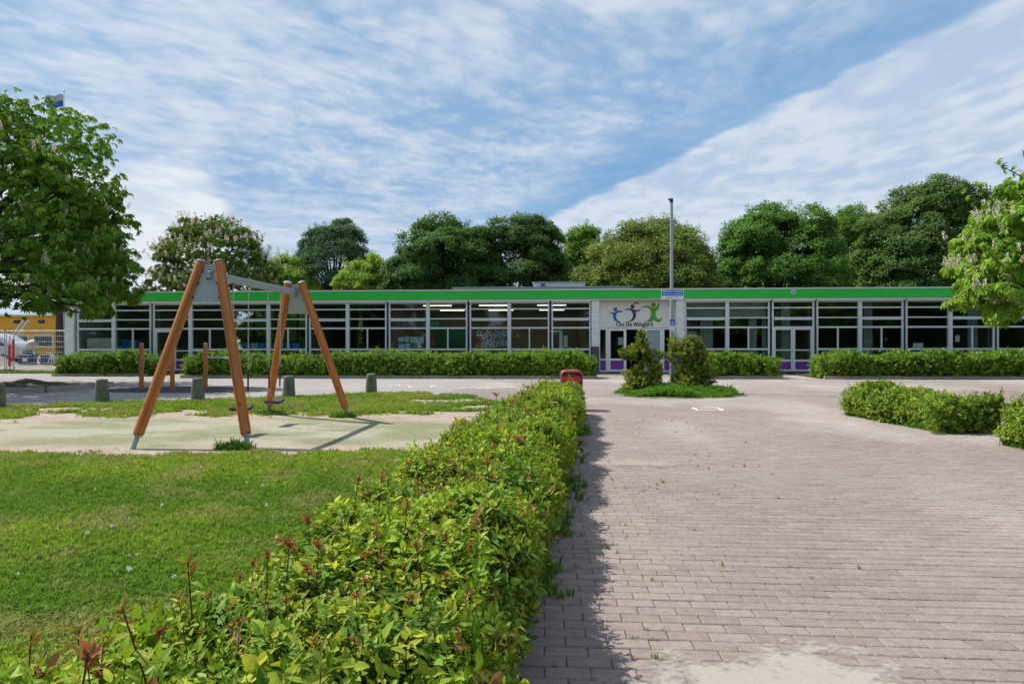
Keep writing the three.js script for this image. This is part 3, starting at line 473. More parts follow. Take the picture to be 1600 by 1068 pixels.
  for (const [x, z, l] of [[-6.6, -35.5, 'left'], [-3.4, -35.2, 'middle'], [-1.2, -36, 'right']]) { const t = thing('school_desk', `wooden desk in the lit classroom, ${l === 'left' ? 'beside the paper sheets' : l === 'middle' ? 'behind the paper flowers' : 'behind the letter garland'}`, 'desk', [x, 0.06, z]); part('desk_top', bx(1.3, 0.03, 0.6, 0, 0.7, 0), std(lin(0.40, 0.30, 0.18), 0.6), t); for (const [a, b] of [[-0.6, -0.25], [0.6, -0.25], [-0.6, 0.25], [0.6, 0.25]]) part('leg', rod([a, 0, b], [a, 0.685, b], 0.018), M.steel, t); }
}

// ---------------------------------------------------------------- trees
function limb(out, pts, r0, r1, seg = 8) { for (let i = 1; i < pts.length; i++) { const a = (i - 1) / (pts.length - 1), b = i / (pts.length - 1); out.push(rod([pts[i - 1].x, pts[i - 1].y, pts[i - 1].z], [pts[i].x, pts[i].y, pts[i].z], mix(r0, r1, a), mix(r0, r1, b), seg)); } }
const G_clump = [clumpGeo(11, 22, 0.30, 0.17, 0.11), clumpGeo(12, 22, 0.30, 0.15, 0.10)], G_small = clumpGeo(14, 24, 0.28, 0.13, 0.07), G_palm = palmGeo(21, 0.46), G_candle = candleGeo(31, 0.24), G_candleFar = candleGeo(33, 0.34);
const treeMat = leafMat(0.36, 0.12), flowerMat = leafMat(0.2);
// lobes: [x, y, z, rx, ry, rz] in metres from the trunk's foot
function tree({ name, label, x, z, lobes, seed, count, geo = G_clump[0], size = 1, colors, trunk = 0.28, blossom = 0, candle = G_candle, group, blobs = 46, blobSize = 0.29, open = 0.42, hang = 0, spikes = 22 }) {
  if (z < -40) lobes = lobes.map(([a, b, c, d, e, f]) => [a * 0.88, b, c, d * 0.84, e, f * 0.9]);
  const r = rngOf(seed), t = thing(name, label, 'tree', [x, 0, z], 0, group), wood = [];
  const items = [[], []], flowers = [], total = lobes.reduce((s, l) => s + l[3] * l[4], 0);
  const top = Math.max(...lobes.map((l) => l[1] + l[4])), mid = lobes[0];
  const tr = [V(0, 0, 0), V((r() - 0.5) * 0.2, mid[1] * 0.35, 0), V(mid[0] * 0.4, mid[1] * 0.75, mid[2] * 0.4), V(mid[0] * 0.8, mid[1] + mid[4] * 0.55, mid[2] * 0.8)];
  limb(wood, tr, trunk, trunk * 0.22, 10); wood.push(rod([0, 0, 0], [0, 0.35, 0], trunk * 1.45, trunk * 1.02, 10));
  const inside = (P, skip, k = 0.8) => lobes.some((l, i) => i !== skip && ((P.x - l[0]) / l[3]) ** 2 + ((P.y - l[1]) / l[4]) ** 2 + ((P.z - l[2]) / l[5]) ** 2 < k * k);
  lobes.forEach((l, li) => {
    const share = l[3] * l[4] / total, nb = Math.max(8, Math.round(blobs * 1.25 * Math.sqrt(share * lobes.length))), rm = Math.min(l[3], l[4], l[5]), C = V(l[0], l[1], l[2]), bl = [];
    for (let b = 0, tries = 0; b < nb && tries < nb * 8; tries++) {
      const d = rdir(r); if (d.y < -0.75) continue; const q = (0.70 + 0.28 * r()) * (0.80 + 0.40 * noise(d.x * 2.2 + seed, d.y * 2.2 + d.z * 1.7 + li * 3)), P = V(C.x + d.x * l[3] * q, C.y + d.y * l[4] * q, C.z + d.z * l[5] * q);
      if (inside(P, li)) continue; bl.push([P, d, rm * blobSize * (0.6 + r() * 0.95), r()]); b++;
    }
    for (let i = 0; i < Math.min(7, bl.length); i++) { const [P] = bl[Math.floor(r() * bl.length)], A = tr[2].clone().lerp(tr[1], r() * 0.8); limb(wood, [A, A.clone().lerp(P, 0.45).add(V(0, 0.12 * rm, 0)), P], trunk * 0.4, trunk * 0.07, 6); }
    const n = Math.round(count * share * (geo === G_palm ? 1 : 1.9));
    for (let i = 0; i < n && bl.length; i++) {
      const fill = r() < 0.10, [B, bd, br, bt] = bl[Math.floor(r() * bl.length)];
      let P, N;
      if (fill) { const d = rdir(r), q = 0.45 + 0.4 * r(); P = V(C.x + d.x * l[3] * q, C.y + d.y * l[4] * q, C.z + d.z * l[5] * q); N = d; }
      else { const d = rdir(r).addScaledVector(bd, 0.75).normalize(); d.y = d.y * 0.72 + 0.26; const q = br * (0.6 + 0.45 * Math.sqrt(r())); P = B.clone().add(V(d.x * q * 1.1, d.y * q * 0.68, d.z * q * 1.1)); N = d; }
      if (open && r() < open * smooth(0.5, 0.8, fbm(P.x * 0.9 + seed, P.y * 0.9 + P.z * 0.5, 3))) continue;
      const up = N.clone().multiplyScalar(0.7).add(V(0, 0.75, 0)).addScaledVector(rdir(r), 0.45).normalize();
      // bt and r() are random: every bough and every leaf cluster has its own green, wherever it sits in the crown
      const c = lerp3(lerp3(colors[0], colors[1], bt), colors[2] ?? colors[1], r() * 0.6), k = 0.95 + 0.35 * r();
      items[i & 1].push([P, up, r() * 6.283, size * (0.72 + r() * 0.55), [c[0] * k, c[1] * k, c[2] * k]]);
      if (!fill && N.y > -0.2 && r() < blossom) flowers.push([P.clone().addScaledVector(N, 0.12), V((r() - 0.5) * 0.5 + N.x * 0.3, 1, (r() - 0.5) * 0.5 + N.z * 0.3).normalize(), r() * 6, 0.75 + r() * 0.5, [1, 1, 1]]);
    }
  });
  for (let i = 0; i < spikes; i++) {   // loose leafy shoots standing out of the outline
    const l = lobes[Math.floor(r() * lobes.length)], a = r() * 6.283, e = 0.15 + r() * 1.2, d = V(Math.cos(a) * Math.cos(e), Math.sin(e), Math.sin(a) * Math.cos(e)), B = V(l[0] + d.x * l[3] * 0.9, l[1] + d.y * l[4] * 0.9, l[2] + d.z * l[5] * 0.9), E = B.clone().addScaledVector(d.clone().add(V(0, 0.5, 0)).normalize(), 0.6 + r() * 0.8);
    limb(wood, [B.clone().lerp(V(l[0], l[1], l[2]), 0.4), B, E], 0.03, 0.008, 4); for (let k = 0; k < 7; k++) items[0].push([B.clone().lerp(E, k / 6).addScaledVector(rdir(r), 0.06), d, r() * 6, size * (geo === G_palm ? 0.8 : 0.6), colors[1]]);
  }
  const w = join(wood); part('trunk', w, M.bark, t);
  items.forEach((it, k) => it.length && scatter('crown', Array.isArray(geo) ? geo[k] : geo, treeMat, it, t));
  if (flowers.length) scatter('blossom', candle, flowerMat, flowers, t);
  return t;
}
const DK = [[0.052, 0.125, 0.022], [0.080, 0.18, 0.028], [0.115, 0.23, 0.035]], MD = [[0.085, 0.20, 0.022], [0.14, 0.275, 0.03], [0.19, 0.33, 0.035]], LT = [[0.19, 0.33, 0.03], [0.29, 0.42, 0.045], [0.36, 0.48, 0.06]], BR = [[0.10, 0.18, 0.022], [0.15, 0.235, 0.028], [0.23, 0.235, 0.038]], BL = [[0.045, 0.115, 0.045], [0.07, 0.16, 0.055], [0.10, 0.20, 0.06]], CH = [[0.075, 0.175, 0.016], [0.125, 0.25, 0.022], [0.22, 0.35, 0.03]], CR = [[0.115, 0.245, 0.02], [0.18, 0.33, 0.026], [0.27, 0.41, 0.036]];
// the two flowering chestnuts at the sides
tree({ name: 'chestnut_tree', label: 'large chestnut with pale flower spikes overhanging the bollards and soil bed', x: -20.7, z: -21.4, seed: 101, count: 13500, geo: G_palm, colors: CH, trunk: 0.34, open: 0.08, blossom: 0.045, blobs: 80, blobSize: 0.25,
  lobes: [[0, 5.6, 0, 5.2, 4.4, 4.8], [3.2, 3.5, 0.4, 3.5, 1.5, 3.2], [0.3, 8.1, 0, 3.2, 2.0, 3.2], [3.9, 5.2, 0.2, 2.5, 1.8, 2.6], [2.9, 6.7, 0.3, 1.7, 1.2, 2.0], [-2, 4.5, 1.2, 3.4, 2.5, 3.0]], spikes: 30 });
tree({ name: 'chestnut_tree', label: 'bright chestnut with pink flower spikes reaching in over the school hedge beyond low hedges', x: 16.4, z: -19.4, seed: 202, count: 8200, geo: G_palm, size: 1.08, colors: CR, trunk: 0.32, blossom: 0.09, blobs: 70, blobSize: 0.26, open: 0.45,
  lobes: [[0, 4.5, 0, 4.1, 2.5, 4.0], [-2.7, 3.1, 0.3, 2.7, 1.4, 2.4], [-3.1, 4.6, 0.3, 1.5, 0.8, 1.6], [-0.9, 5.9, 0, 2.5, 1.1, 2.6]], spikes: 30 });
// behind the school, left to right
tree({ name: 'chestnut_tree', label: 'round chestnut covered in cream flowers behind the school, left of the poplar', x: -23.9, z: -46, seed: 303, count: 6200, geo: G_palm, size: 1.1, colors: [[0.09, 0.16, 0.02], [0.14, 0.22, 0.026], [0.18, 0.25, 0.03]], blossom: 0.16, candle: G_candleFar, lobes: [[0.2, 5.8, 0, 4.1, 4.0, 3.6], [-1.2, 7.6, 0, 2.2, 2.4, 2.2], [2.0, 7.5, 0, 1.9, 1.8, 2], [-3, 4.4, 0, 2, 2.2, 2]] });
tree({ name: 'slender_tree', label: 'small slender pointed tree behind the school beside the cream-flowered chestnut', x: -21.5, z: -49.5, seed: 304, count: 420, geo: G_small, colors: MD, trunk: 0.14, lobes: [[0, 5.6, 0, 0.75, 2.7, 0.75]], blobs: 20 });
tree({ name: 'willow_tree', label: 'pale green tree behind the school between slender tree and dark poplar', x: -23.6, z: -59, seed: 305, count: 2000, geo: G_small, size: 1.1, colors: LT, lobes: [[0, 6.2, 0, 2.4, 3.0, 2.2], [-1.6, 5.2, 0, 1.6, 2, 1.6], [1.7, 5.2, 0.4, 1.6, 2.2, 1.6]], open: 0.3 });
tree({ name: 'poplar_tree', label: 'tall dark blue-green poplar standing behind the school beside light green bushes', x: -20.2, z: -62, seed: 306, count: 2700, geo: G_small, size: 1.15, colors: BL, lobes: [[0, 7.6, 0, 3.5, 4.6, 3.2], [-1.3, 10.1, 0, 1.7, 2.3, 1.7], [1.2, 10.4, 0, 1.7, 2.2, 1.7], [-2.7, 8, 0, 1.3, 2.2, 1.4], [2.6, 7.6, 0, 1.4, 2.4, 1.5]], open: 0.75, blobSize: 0.34, spikes: 26 });
tree({ name: 'young_maple', label: 'low light green bushy tree behind the school left of the dark maple', x: -13.6, z: -48, seed: 307, count: 1250, geo: G_clump, size: 0.85, colors: LT, trunk: 0.14, lobes: [[0, 5.0, 0, 1.7, 2.0, 1.6], [1.3, 5.8, 0, 1.1, 2.0, 1.2], [-1.2, 4.6, 0, 1.2, 1.6, 1.2]], spikes: 6 });
tree({ name: 'dark_maple', label: 'wide dark green maple behind the school, left of the paired dark maple', x: -7.4, z: -47, seed: 308, count: 4300, geo: G_clump, colors: DK, lobes: [[0, 5.6, 0, 3.9, 3.9, 3.4], [-2.6, 5.0, 0.3, 2.4, 2.7, 2.4], [1.4, 7.1, 0, 2.5, 2.5, 2.4]] });
tree({ name: 'dark_maple', label: 'dark green maple behind the rooftop unit, right of its wider twin', x: -1.9, z: -47.5, seed: 309, count: 3600, geo: G_clump, colors: [[0.058, 0.125, 0.03], [0.09, 0.17, 0.035], [0.125, 0.215, 0.045]], lobes: [[0, 5.8, 0, 3.4, 4.0, 3.2], [0.4, 7.7, 0, 2.3, 2.1, 2.2], [2.2, 5.0, 0.3, 1.8, 2.6, 2]], spikes: 8 });
tree({ name: 'sycamore_tree', label: 'fresh green open-crowned tree behind the school left of the bronze tree', x: 3.0, z: -55, seed: 310, count: 1700, geo: G_clump, colors: MD, lobes: [[0, 7.2, 0, 2.2, 3.2, 2.2], [-0.6, 8.7, 0, 1.5, 1.9, 1.5], [0.6, 5, 0, 2, 2.4, 2]], open: 0.4 });
tree({ name: 'bronze_tree', label: 'broad bronze-green tree with loose shoots behind the tall pole', x: 6.2, z: -44, seed: 311, count: 3700, geo: G_small, size: 1.1, colors: BR, lobes: [[0, 4.9, 0, 4.2, 3.6, 3.6], [0.6, 6.6, 0, 3.0, 2.3, 2.6], [-2.2, 5.2, 0, 2.0, 2.4, 2.2], [3.0, 5.4, 0, 1.5, 2.0, 1.8]], open: 0.5, spikes: 90, blobSize: 0.36 });
tree({ name: 'round_maple', label: 'big round mid-green maple behind the double door side of the school', x: 15.6, z: -48, seed: 312, count: 4700, geo: G_clump, colors: [[0.065, 0.17, 0.02], [0.105, 0.24, 0.028], [0.14, 0.28, 0.035]], lobes: [[0, 5.8, 0, 4.3, 4.8, 3.8], [-0.7, 8.1, 0, 2.7, 2.8, 2.6], [1.6, 7.0, 0, 2.6, 2.9, 2.6], [-2.9, 4.8, 0.3, 1.9, 2.7, 2.2]], blobs: 60, blobSize: 0.27 });
tree({ name: 'sycamore_tree', label: 'bright green tree behind the school between round maple and tallest maple', x: 24.2, z: -57, seed: 313, count: 2300, geo: G_clump, colors: MD, lobes: [[0, 8.0, 0, 3.0, 4.0, 2.8], [0.6, 9.9, 0, 2, 2.2, 2], [-0.9, 5, 0, 2.8, 3, 2.6]] });
tree({ name: 'tall_maple', label: 'tallest dark maple behind the school beside the pink-flowered chestnut', x: 26.0, z: -50, seed: 314, count: 5200, geo: G_clump, colors: [[0.06, 0.13, 0.024], [0.10, 0.19, 0.032], [0.15, 0.24, 0.05]], lobes: [[0.4, 6.5, 0, 4.4, 5.2, 4.0], [1.4, 9.8, 0, 3.2, 2.9, 3.0], [-2.2, 7.0, 0.2, 2.3, 3.0, 2.4], [3.6, 8.6, 0, 2.4, 3.0, 2.6]], blobs: 64, blobSize: 0.27 });
tree({ name: 'bushy_maple', label: 'low dark tree filling the gap behind the school right of the bronze tree', x: 11.0, z: -52, seed: 315, count: 1500, geo: G_clump, colors: MD, trunk: 0.16, lobes: [[0, 4.2, 0, 2.2, 2.6, 2], [-1.5, 3.8, 0, 1.5, 2, 1.5]] });
tree({ name: 'ash_tree', label: 'dark-trunked tree standing behind the wire fence of the building site', x: -32.6, z: -43.2, seed: 316, count: 2200, geo: G_clump, colors: DK, trunk: 0.30, lobes: [[0, 7.6, 0, 4.0, 3.4, 3.4], [2.0, 6.4, 0, 2.4, 2.0, 2.4]] });
for (const [x, z, l, seed] of [[-20, -47, 'leafy bush seen through the glazed classroom, nearer the side door', 321], [-16, -48, 'leafy bush seen through the middle of the glazed classroom', 322], [-12.4, -47, 'leafy bush seen through the glazed classroom, farther from the side door', 323]]) tree({ name: 'leafy_bush', label: l, x, z, seed, count: 1300, geo: G_clump, colors: MD, trunk: 0.1, lobes: [[0, 1.7, 0, 2.3, 1.7, 1.6], [1.2, 2.2, 0, 1.4, 1.5, 1.3]] });
// across the street behind the camera: what the school's windows mirror
for (const [x, z, s, seed] of [[-66, 21, 1.1, 407], [-55, 23, 1, 408], [-45, 20, 1.1, 409], [-35, 22, 1.1, 406], [-24, 20, 1.1, 401], [-13, 23, 1, 402], [-1, 21, 1.15, 403], [10, 24, 1, 404], [21, 20, 1.1, 405], [31, 22, 1, 410], [41, 20, 1.1, 411], [51, 22, 1, 412], [61, 21, 1.1, 413]]) tree({ name: 'street_tree', label: 'leafy street tree mirrored in the school windows', x, z, seed, count: 2600, geo: G_clump, size: 1.7, colors: DK, lobes: [[0, 5.4 * s, 0, 4.6 * s, 3.9 * s, 4 * s], [2, 6.8 * s, 0, 2.6, 2.4, 2.6], ...(seed % 3 ? [[-3.6, 1.9, 0, 3.2, 2.0, 2.4], [3.4, 1.9, 0, 3.2, 2.1, 2.4]] : []), [0, 1.7, 0.5, 3, 1.8, 2.4]], group: 'street trees facing the school' });

// ---------------------------------------------------------------- hedges
const leafyA = [sprigGeo(51, { len: 0.034, w: 0.021, n: 10, stem: 0.10 }), sprigGeo(52, { len: 0.034, w: 0.014, n: 12, stem: 0.12, up: 0.7 }), sprigGeo(53, { len: 0.046, w: 0.030, n: 8, stem: 0.09, up: 0.25 }), sprigGeo(54, { len: 0.026, w: 0.017, n: 13, stem: 0.10, up: 0.4 })];
const hedgeMat = leafMat(0.34, 0.25);
// foliage over a hedge body: xl, xr are edges at depth z, the top has height h
function foliage(parent, { z0, z1, xl, xr, h, count, seed, geos, size, cols, ends = true, wob = 0.10, bronze = 0 }) {
  const r = rngOf(seed), items = geos.map(() => []), len = Math.abs(z1 - z0);
  for (let i = 0; i < count; i++) {
    const z = mix(z0, z1, r()), a = xl(z), b = xr(z), w = b - a, H = h(z, 0), per = w + 2 * H * 0.95, q = r() * per, deep = Math.pow(r(), 1.5) * 0.20;
    let P, N;
    if (r() < 0.22) { P = V(mix(a + 0.08, b - 0.08, r()), 0.05 + r() * (H - 0.12), z); N = rdir(r); }
    else if (ends && r() < w / (len + w) * 0.5) { const e = r() < 0.5; P = V(a + r() * w, r() * H, e ? z0 : z1); N = V(0, 0.25, (e ? 1 : -1) * Math.sign(z0 - z1)); P.addScaledVector(N, -deep); }
    else if (q < w) { P = V(a + q, h(z, a + q) - deep, z); N = V(0, 1, 0); }
    else { const left = q < w + H * 0.95, y = Math.pow(r(), 0.85) * H, bulge = 0.05 * Math.sin(Math.PI * clamp(y / H)) ; P = V(left ? a - bulge + deep : b + bulge - deep, y, z); N = V(left ? -1 : 1, 0.35, 0); }
    P.addScaledVector(N, wob * (fbm(P.x * 2.4 + P.y * 2 + seed, z * 2.4 + P.y, 3) - 0.45) * 2);
    if (P.y < 0.03) P.y = 0.03 + r() * 0.05;
    const up = N.clone().multiplyScalar(0.9).addScaledVector(rdir(r), 0.75).add(V(0, 0.35, 0)).normalize(), t = fbm(P.x * 1.7 + 3, z * 1.7 + seed, 3), k = 0.8 + 0.4 * r();
    const c = lerp3(lerp3(cols[0], cols[1], smooth(0.3, 0.7, t)), cols[2], Math.pow(r(), 2.2)), gi = Math.floor(r() * geos.length * 0.999); if (bronze && r() < bronze) { c[0] = 0.30; c[1] = 0.15; c[2] = 0.045; }
    items[gi].push([P, up, r() * 6.283, size * (0.7 + r() * 0.65), [c[0] * k, c[1] * k, c[2] * k]]);
  }
  items.forEach((it, k) => scatter('foliage', geos[k], hedgeMat, it, parent));
}
// woody inside of a hedge: crossing twigs, with a rough dark mass of stems at the heart
function heart(parent, z0, z1, xl, xr, h, seed) {
  const r = rngOf(seed), o = fresh(), len = Math.abs(z1 - z0);
  for (let i = 0; i < len * 90; i++) { const z = mix(z0, z1, r()), x = mix(xl(z) + 0.1, xr(z) - 0.1, r()), H = h(z, x); stick(o, V(x, 0, z), V(x + (r() - 0.5) * 0.3, H * (0.6 + 0.35 * r()), z + (r() - 0.5) * 0.3), 0.006, 0.002, [0.085, 0.065, 0.045], 3); }
  part('stems', done(o), std(lin(1, 1, 1), 0.9, { vertexColors: true }), parent);
}
const HC = [[0.09, 0.215, 0.018], [0.20, 0.345, 0.018], [0.45, 0.49, 0.03]];
{ // the long mixed hedge between lawn and path
  const t = thing('mixed_hedge', 'long low mixed hedge with reddish shoots between the lawn and the brick path', 'hedge');
  const h = (z, x) => 0.53 + 0.36 * (fbm(x * 1.6 + 4, z * 1.5, 3) - 0.5);
  const near = { xl: hedgeLeft, xr: (z) => hedgeRight(z) - 0.12 + 0.30 * (fbm(z * 1.05 + 3, 8.5, 3) - 0.5), h };
  heart(t, -0.7, -14.0, near.xl, near.xr, h, 61);
  foliage(t, { ...near, z0: -0.8, z1: -5.2, count: 31000, seed: 62, geos: leafyA, size: 1.0, cols: HC, wob: 0.15, bronze: 0.035, ends: false });
  foliage(t, { ...near, z0: -5.2, z1: -14.1, count: 32000, seed: 63, geos: leafyA, size: 1.12, cols: HC, wob: 0.14, bronze: 0.03, ends: false });
  foliage(t, { ...near, z0: -13.9, z1: -14.2, count: 600, seed: 64, geos: leafyA, size: 1.12, cols: HC, wob: 0.06 });
  // upright young shoots: red stems, yellow-green leaves, coppery tips
  const shoots = []; for (let k = 0; k < 8; k++) { const r = rngOf(700 + k), o = fresh(), H = 0.17 + r() * 0.16, lean = V((r() - 0.5) * 0.12, H, (r() - 0.5) * 0.12), base = V(0, -0.12, 0); stick(o, base, lean, 0.003, 0.0016, [0.16, 0.06, 0.035], 5);
    for (let i = 0; i < 9; i++) { const a = i * 2.4 + r(), s = 0.1 + 0.85 * i / 9, D = V(Math.cos(a), 0.5 - r() * 0.5, Math.sin(a)), c = lerp3([0.17, 0.27, 0.03], [0.34, 0.32, 0.03], r()); leaf(o, base.clone().lerp(lean, s), D, V(0, 1, 0), 0.034 + r() * 0.022, 0.02, c, 0.4, 0.3); }
for (let i = 0; i < 9; i++) { const a = i * 2.4 + r(), D = V(Math.cos(a), 0.5 + r() * 1.6, Math.sin(a)); leaf(o, base.clone().lerp(lean, 0.9 + 0.1 * r()), D, V(Math.cos(a + 1), 0.6, Math.sin(a + 1)), 0.018 + r() * 0.022, 0.011, k % 2 ? lerp3([0.30, 0.30, 0.035], [0.40, 0.26, 0.05], r()) : lerp3([0.36, 0.085, 0.05], [0.36, 0.20, 0.06], r()), 0.9, 0.5); } shoots.push(done(o)); }
  const r = rngOf(77), sm = leafMat(0.35, 0.2);
  for (let i = 0; i < 230; i++) { const f = Math.pow(r(), 1.5), z = -1.25 - f * 12.4, x = mix(near.xl(z) + 0.02, near.xr(z) - 0.08, Math.pow(r(), 1.25)), m = part('shoot', shoots[i % 8], sm, t); m.position.set(x, h(z, x) + 0.02, z); m.rotation.y = r() * 6; m.rotation.z = (r() - 0.5) * 0.5; m.scale.setScalar(0.5 + r() * r() * 1.1); }
}
{ // two short hedges on the right of the path
  const cols = [[0.085, 0.19, 0.015], [0.17, 0.285, 0.018], [0.34, 0.42, 0.03]];
  const a = thing('low_hedge', 'low rounded hedge clump right of the path, the longer of two', 'hedge');
  const h = (z, x) => 0.48 + 0.28 * (fbm(x * 1.5 + 9, z * 1.3, 3) - 0.5), xl = (z) => 6.12 + 0.13 * (z + 14.3) + 0.06 * Math.sin(z * 2), xr = (z) => xl(z) + 0.75;
  heart(a, -11.6, -14.2, xl, xr, h, 81); foliage(a, { z0: -11.5, z1: -14.3, xl, xr, h, count: 11000, seed: 82, geos: leafyA, size: 1.25, cols, wob: 0.17 });
  const b = thing('low_hedge', 'low hedge clump right of the path, shorter and closer to the open brick path', 'hedge');
  const bl = (z) => 6.64 + 0.05 * (z + 10.4), br = (z) => bl(z) + 0.95, bh = (z, x) => 0.50 + 0.26 * (fbm(x * 1.5 + 2, z * 1.3, 3) - 0.5);
  heart(b, -7.6, -10.2, bl, br, bh, 83); foliage(b, { z0: -7.5, z1: -10.3, xl: bl, xr: br, h: bh, count: 8500, seed: 84, geos: leafyA, size: 1.2, cols, wob: 0.16 });
}
{ // planted beds along the school front: kerb, soil and a clipped hedge each
  const cols = [[0.085, 0.205, 0.016], [0.15, 0.30, 0.02], [0.29, 0.42, 0.03]], labels = ['clipped hedge in front of the cupboard window and white end pier', 'longest clipped hedge along the school front, left of the entrance', 'short clipped hedge between the entrance shrubs and the double door', 'clipped hedge with a few white flowers right of the double door'];
  beds.forEach(([x0, x1, zf], i) => {
    const bed = structure('planting_bed', span(x0, x1, -0.06, 0.05, -32.05, zf - 0.12), std(lin(0.055, 0.042, 0.03), 1, { bumpMap: grainTex, bumpScale: 0.02 }));
    const kerb = thing('bed_kerb', ['concrete kerb below the hedge beside the white end pier', 'long concrete kerb below the longest school hedge', 'concrete kerb below the short hedge by the double door', 'concrete kerb below the hedge right of the double door'][i], 'kerb', [(x0 + x1) / 2, 0, zf]);
    const n = Math.max(1, Math.round((x1 - x0) / 1.0)), w = (x1 - x0) / n;
    for (let k = 0; k < n; k++) part('kerb_stone', new RoundedBoxGeometry(w - 0.008, 0.17, 0.1, 1, 0.012).translate(x0 + w * (k + 0.5) - (x0 + x1) / 2, 0.035 + (hash2(k, i) - 0.5) * 0.012, -0.06), M.kerb, kerb);
    const t = thing('school_hedge', labels[i], 'hedge');
    const h = (z, x) => 0.80 + 0.36 * (fbm(x * 0.9 + i * 5, 3.3, 3) - 0.5) + 0.22 * (noise(x * 0.42 + i, 7.7) - 0.5) - 0.35 * smooth(0.7, 0, Math.min(x - x0, x1 - x));
    // the hedge runs along x: swap axes by building it turned
    const g = new THREE.Group(); g.name = 'hedge_body'; g.rotation.y = Math.PI / 2; g.position.set(0, 0, 0); t.add(g);
    // local z = -world x ... world = (lz, y, -lx)
    const L0 = x0 + 0.12, L1 = x1 - 0.12, xl = () => -(zf - 0.22), xr = () => -(zf - 1.55), hh = (z, x) => h(0, z);
    heart(g, L0, L1, xl, xr, hh, 90 + i); foliage(g, { z0: L0, z1: L1, xl, xr, h: hh, count: Math.round((x1 - x0) * 1400), seed: 95 + i, geos: leafyA, size: 1.65, cols, wob: 0.24 });
    t.children.length && [...g.children].forEach((c) => { c.applyMatrix4(new THREE.Matrix4().makeRotationY(Math.PI / 2)); t.add(c); }); t.remove(g);
  });
  const r = rngOf(5), fl = []; for (let i = 0; i < 26; i++) fl.push([V(11.5 + r() * 9, 0.75 + r() * 0.42, -27.85 - r() * 0.25), V(0, 0.5, 1).normalize(), r() * 6, 0.16 + r() * 0.1, [1, 1, 1]]);
  scatter('white_flowers', candleGeo(41, 0.5), flowerMat, fl, scene.children.find((o) => o.userData.label === labels[3]));
}

// ---------------------------------------------------------------- grass
const tuft = (seed, n, h) => { const r = rngOf(seed), o = fresh(); for (let i = 0; i < n; i++) { const a = r() * 6.283, R = r() * 0.035, L = h * (0.55 + r() * 0.7), b = 0.25 + r() * 0.75, w = 0.0028 + r() * 0.002, d = V(Math.cos(a), 0, Math.sin(a)), s = V(-d.z, 0, d.x), B = V(Math.cos(a * 3) * R, -0.005, Math.sin(a * 3) * R), m = B.clone().addScaledVector(d, L * b * 0.35).add(V(0, L * 0.62, 0)), e = B.clone().addScaledVector(d, L * b).add(V(0, L * (1.05 - b * 0.35), 0)), k = 0.8 + r() * 0.4, c = r() < 0.1 ? [1.9, 1.5, 1.3] : [k, k, k];
  const A0 = B.clone().addScaledVector(s, w), A1 = B.clone().addScaledVector(s, -w), M0 = m.clone().addScaledVector(s, w * 0.8), M1 = m.clone().addScaledVector(s, -w * 0.8); for (const v of [A0, A1, M1, A0, M1, M0, M0, M1, e]) { o.p.push(v.x, v.y, v.z); o.c.push(...c); } } return done(o); };
const tufts = [tuft(1, 11, 0.055), tuft(2, 12, 0.075), tuft(3, 9, 0.045)], grassMat = leafMat(0.4, 0.1);
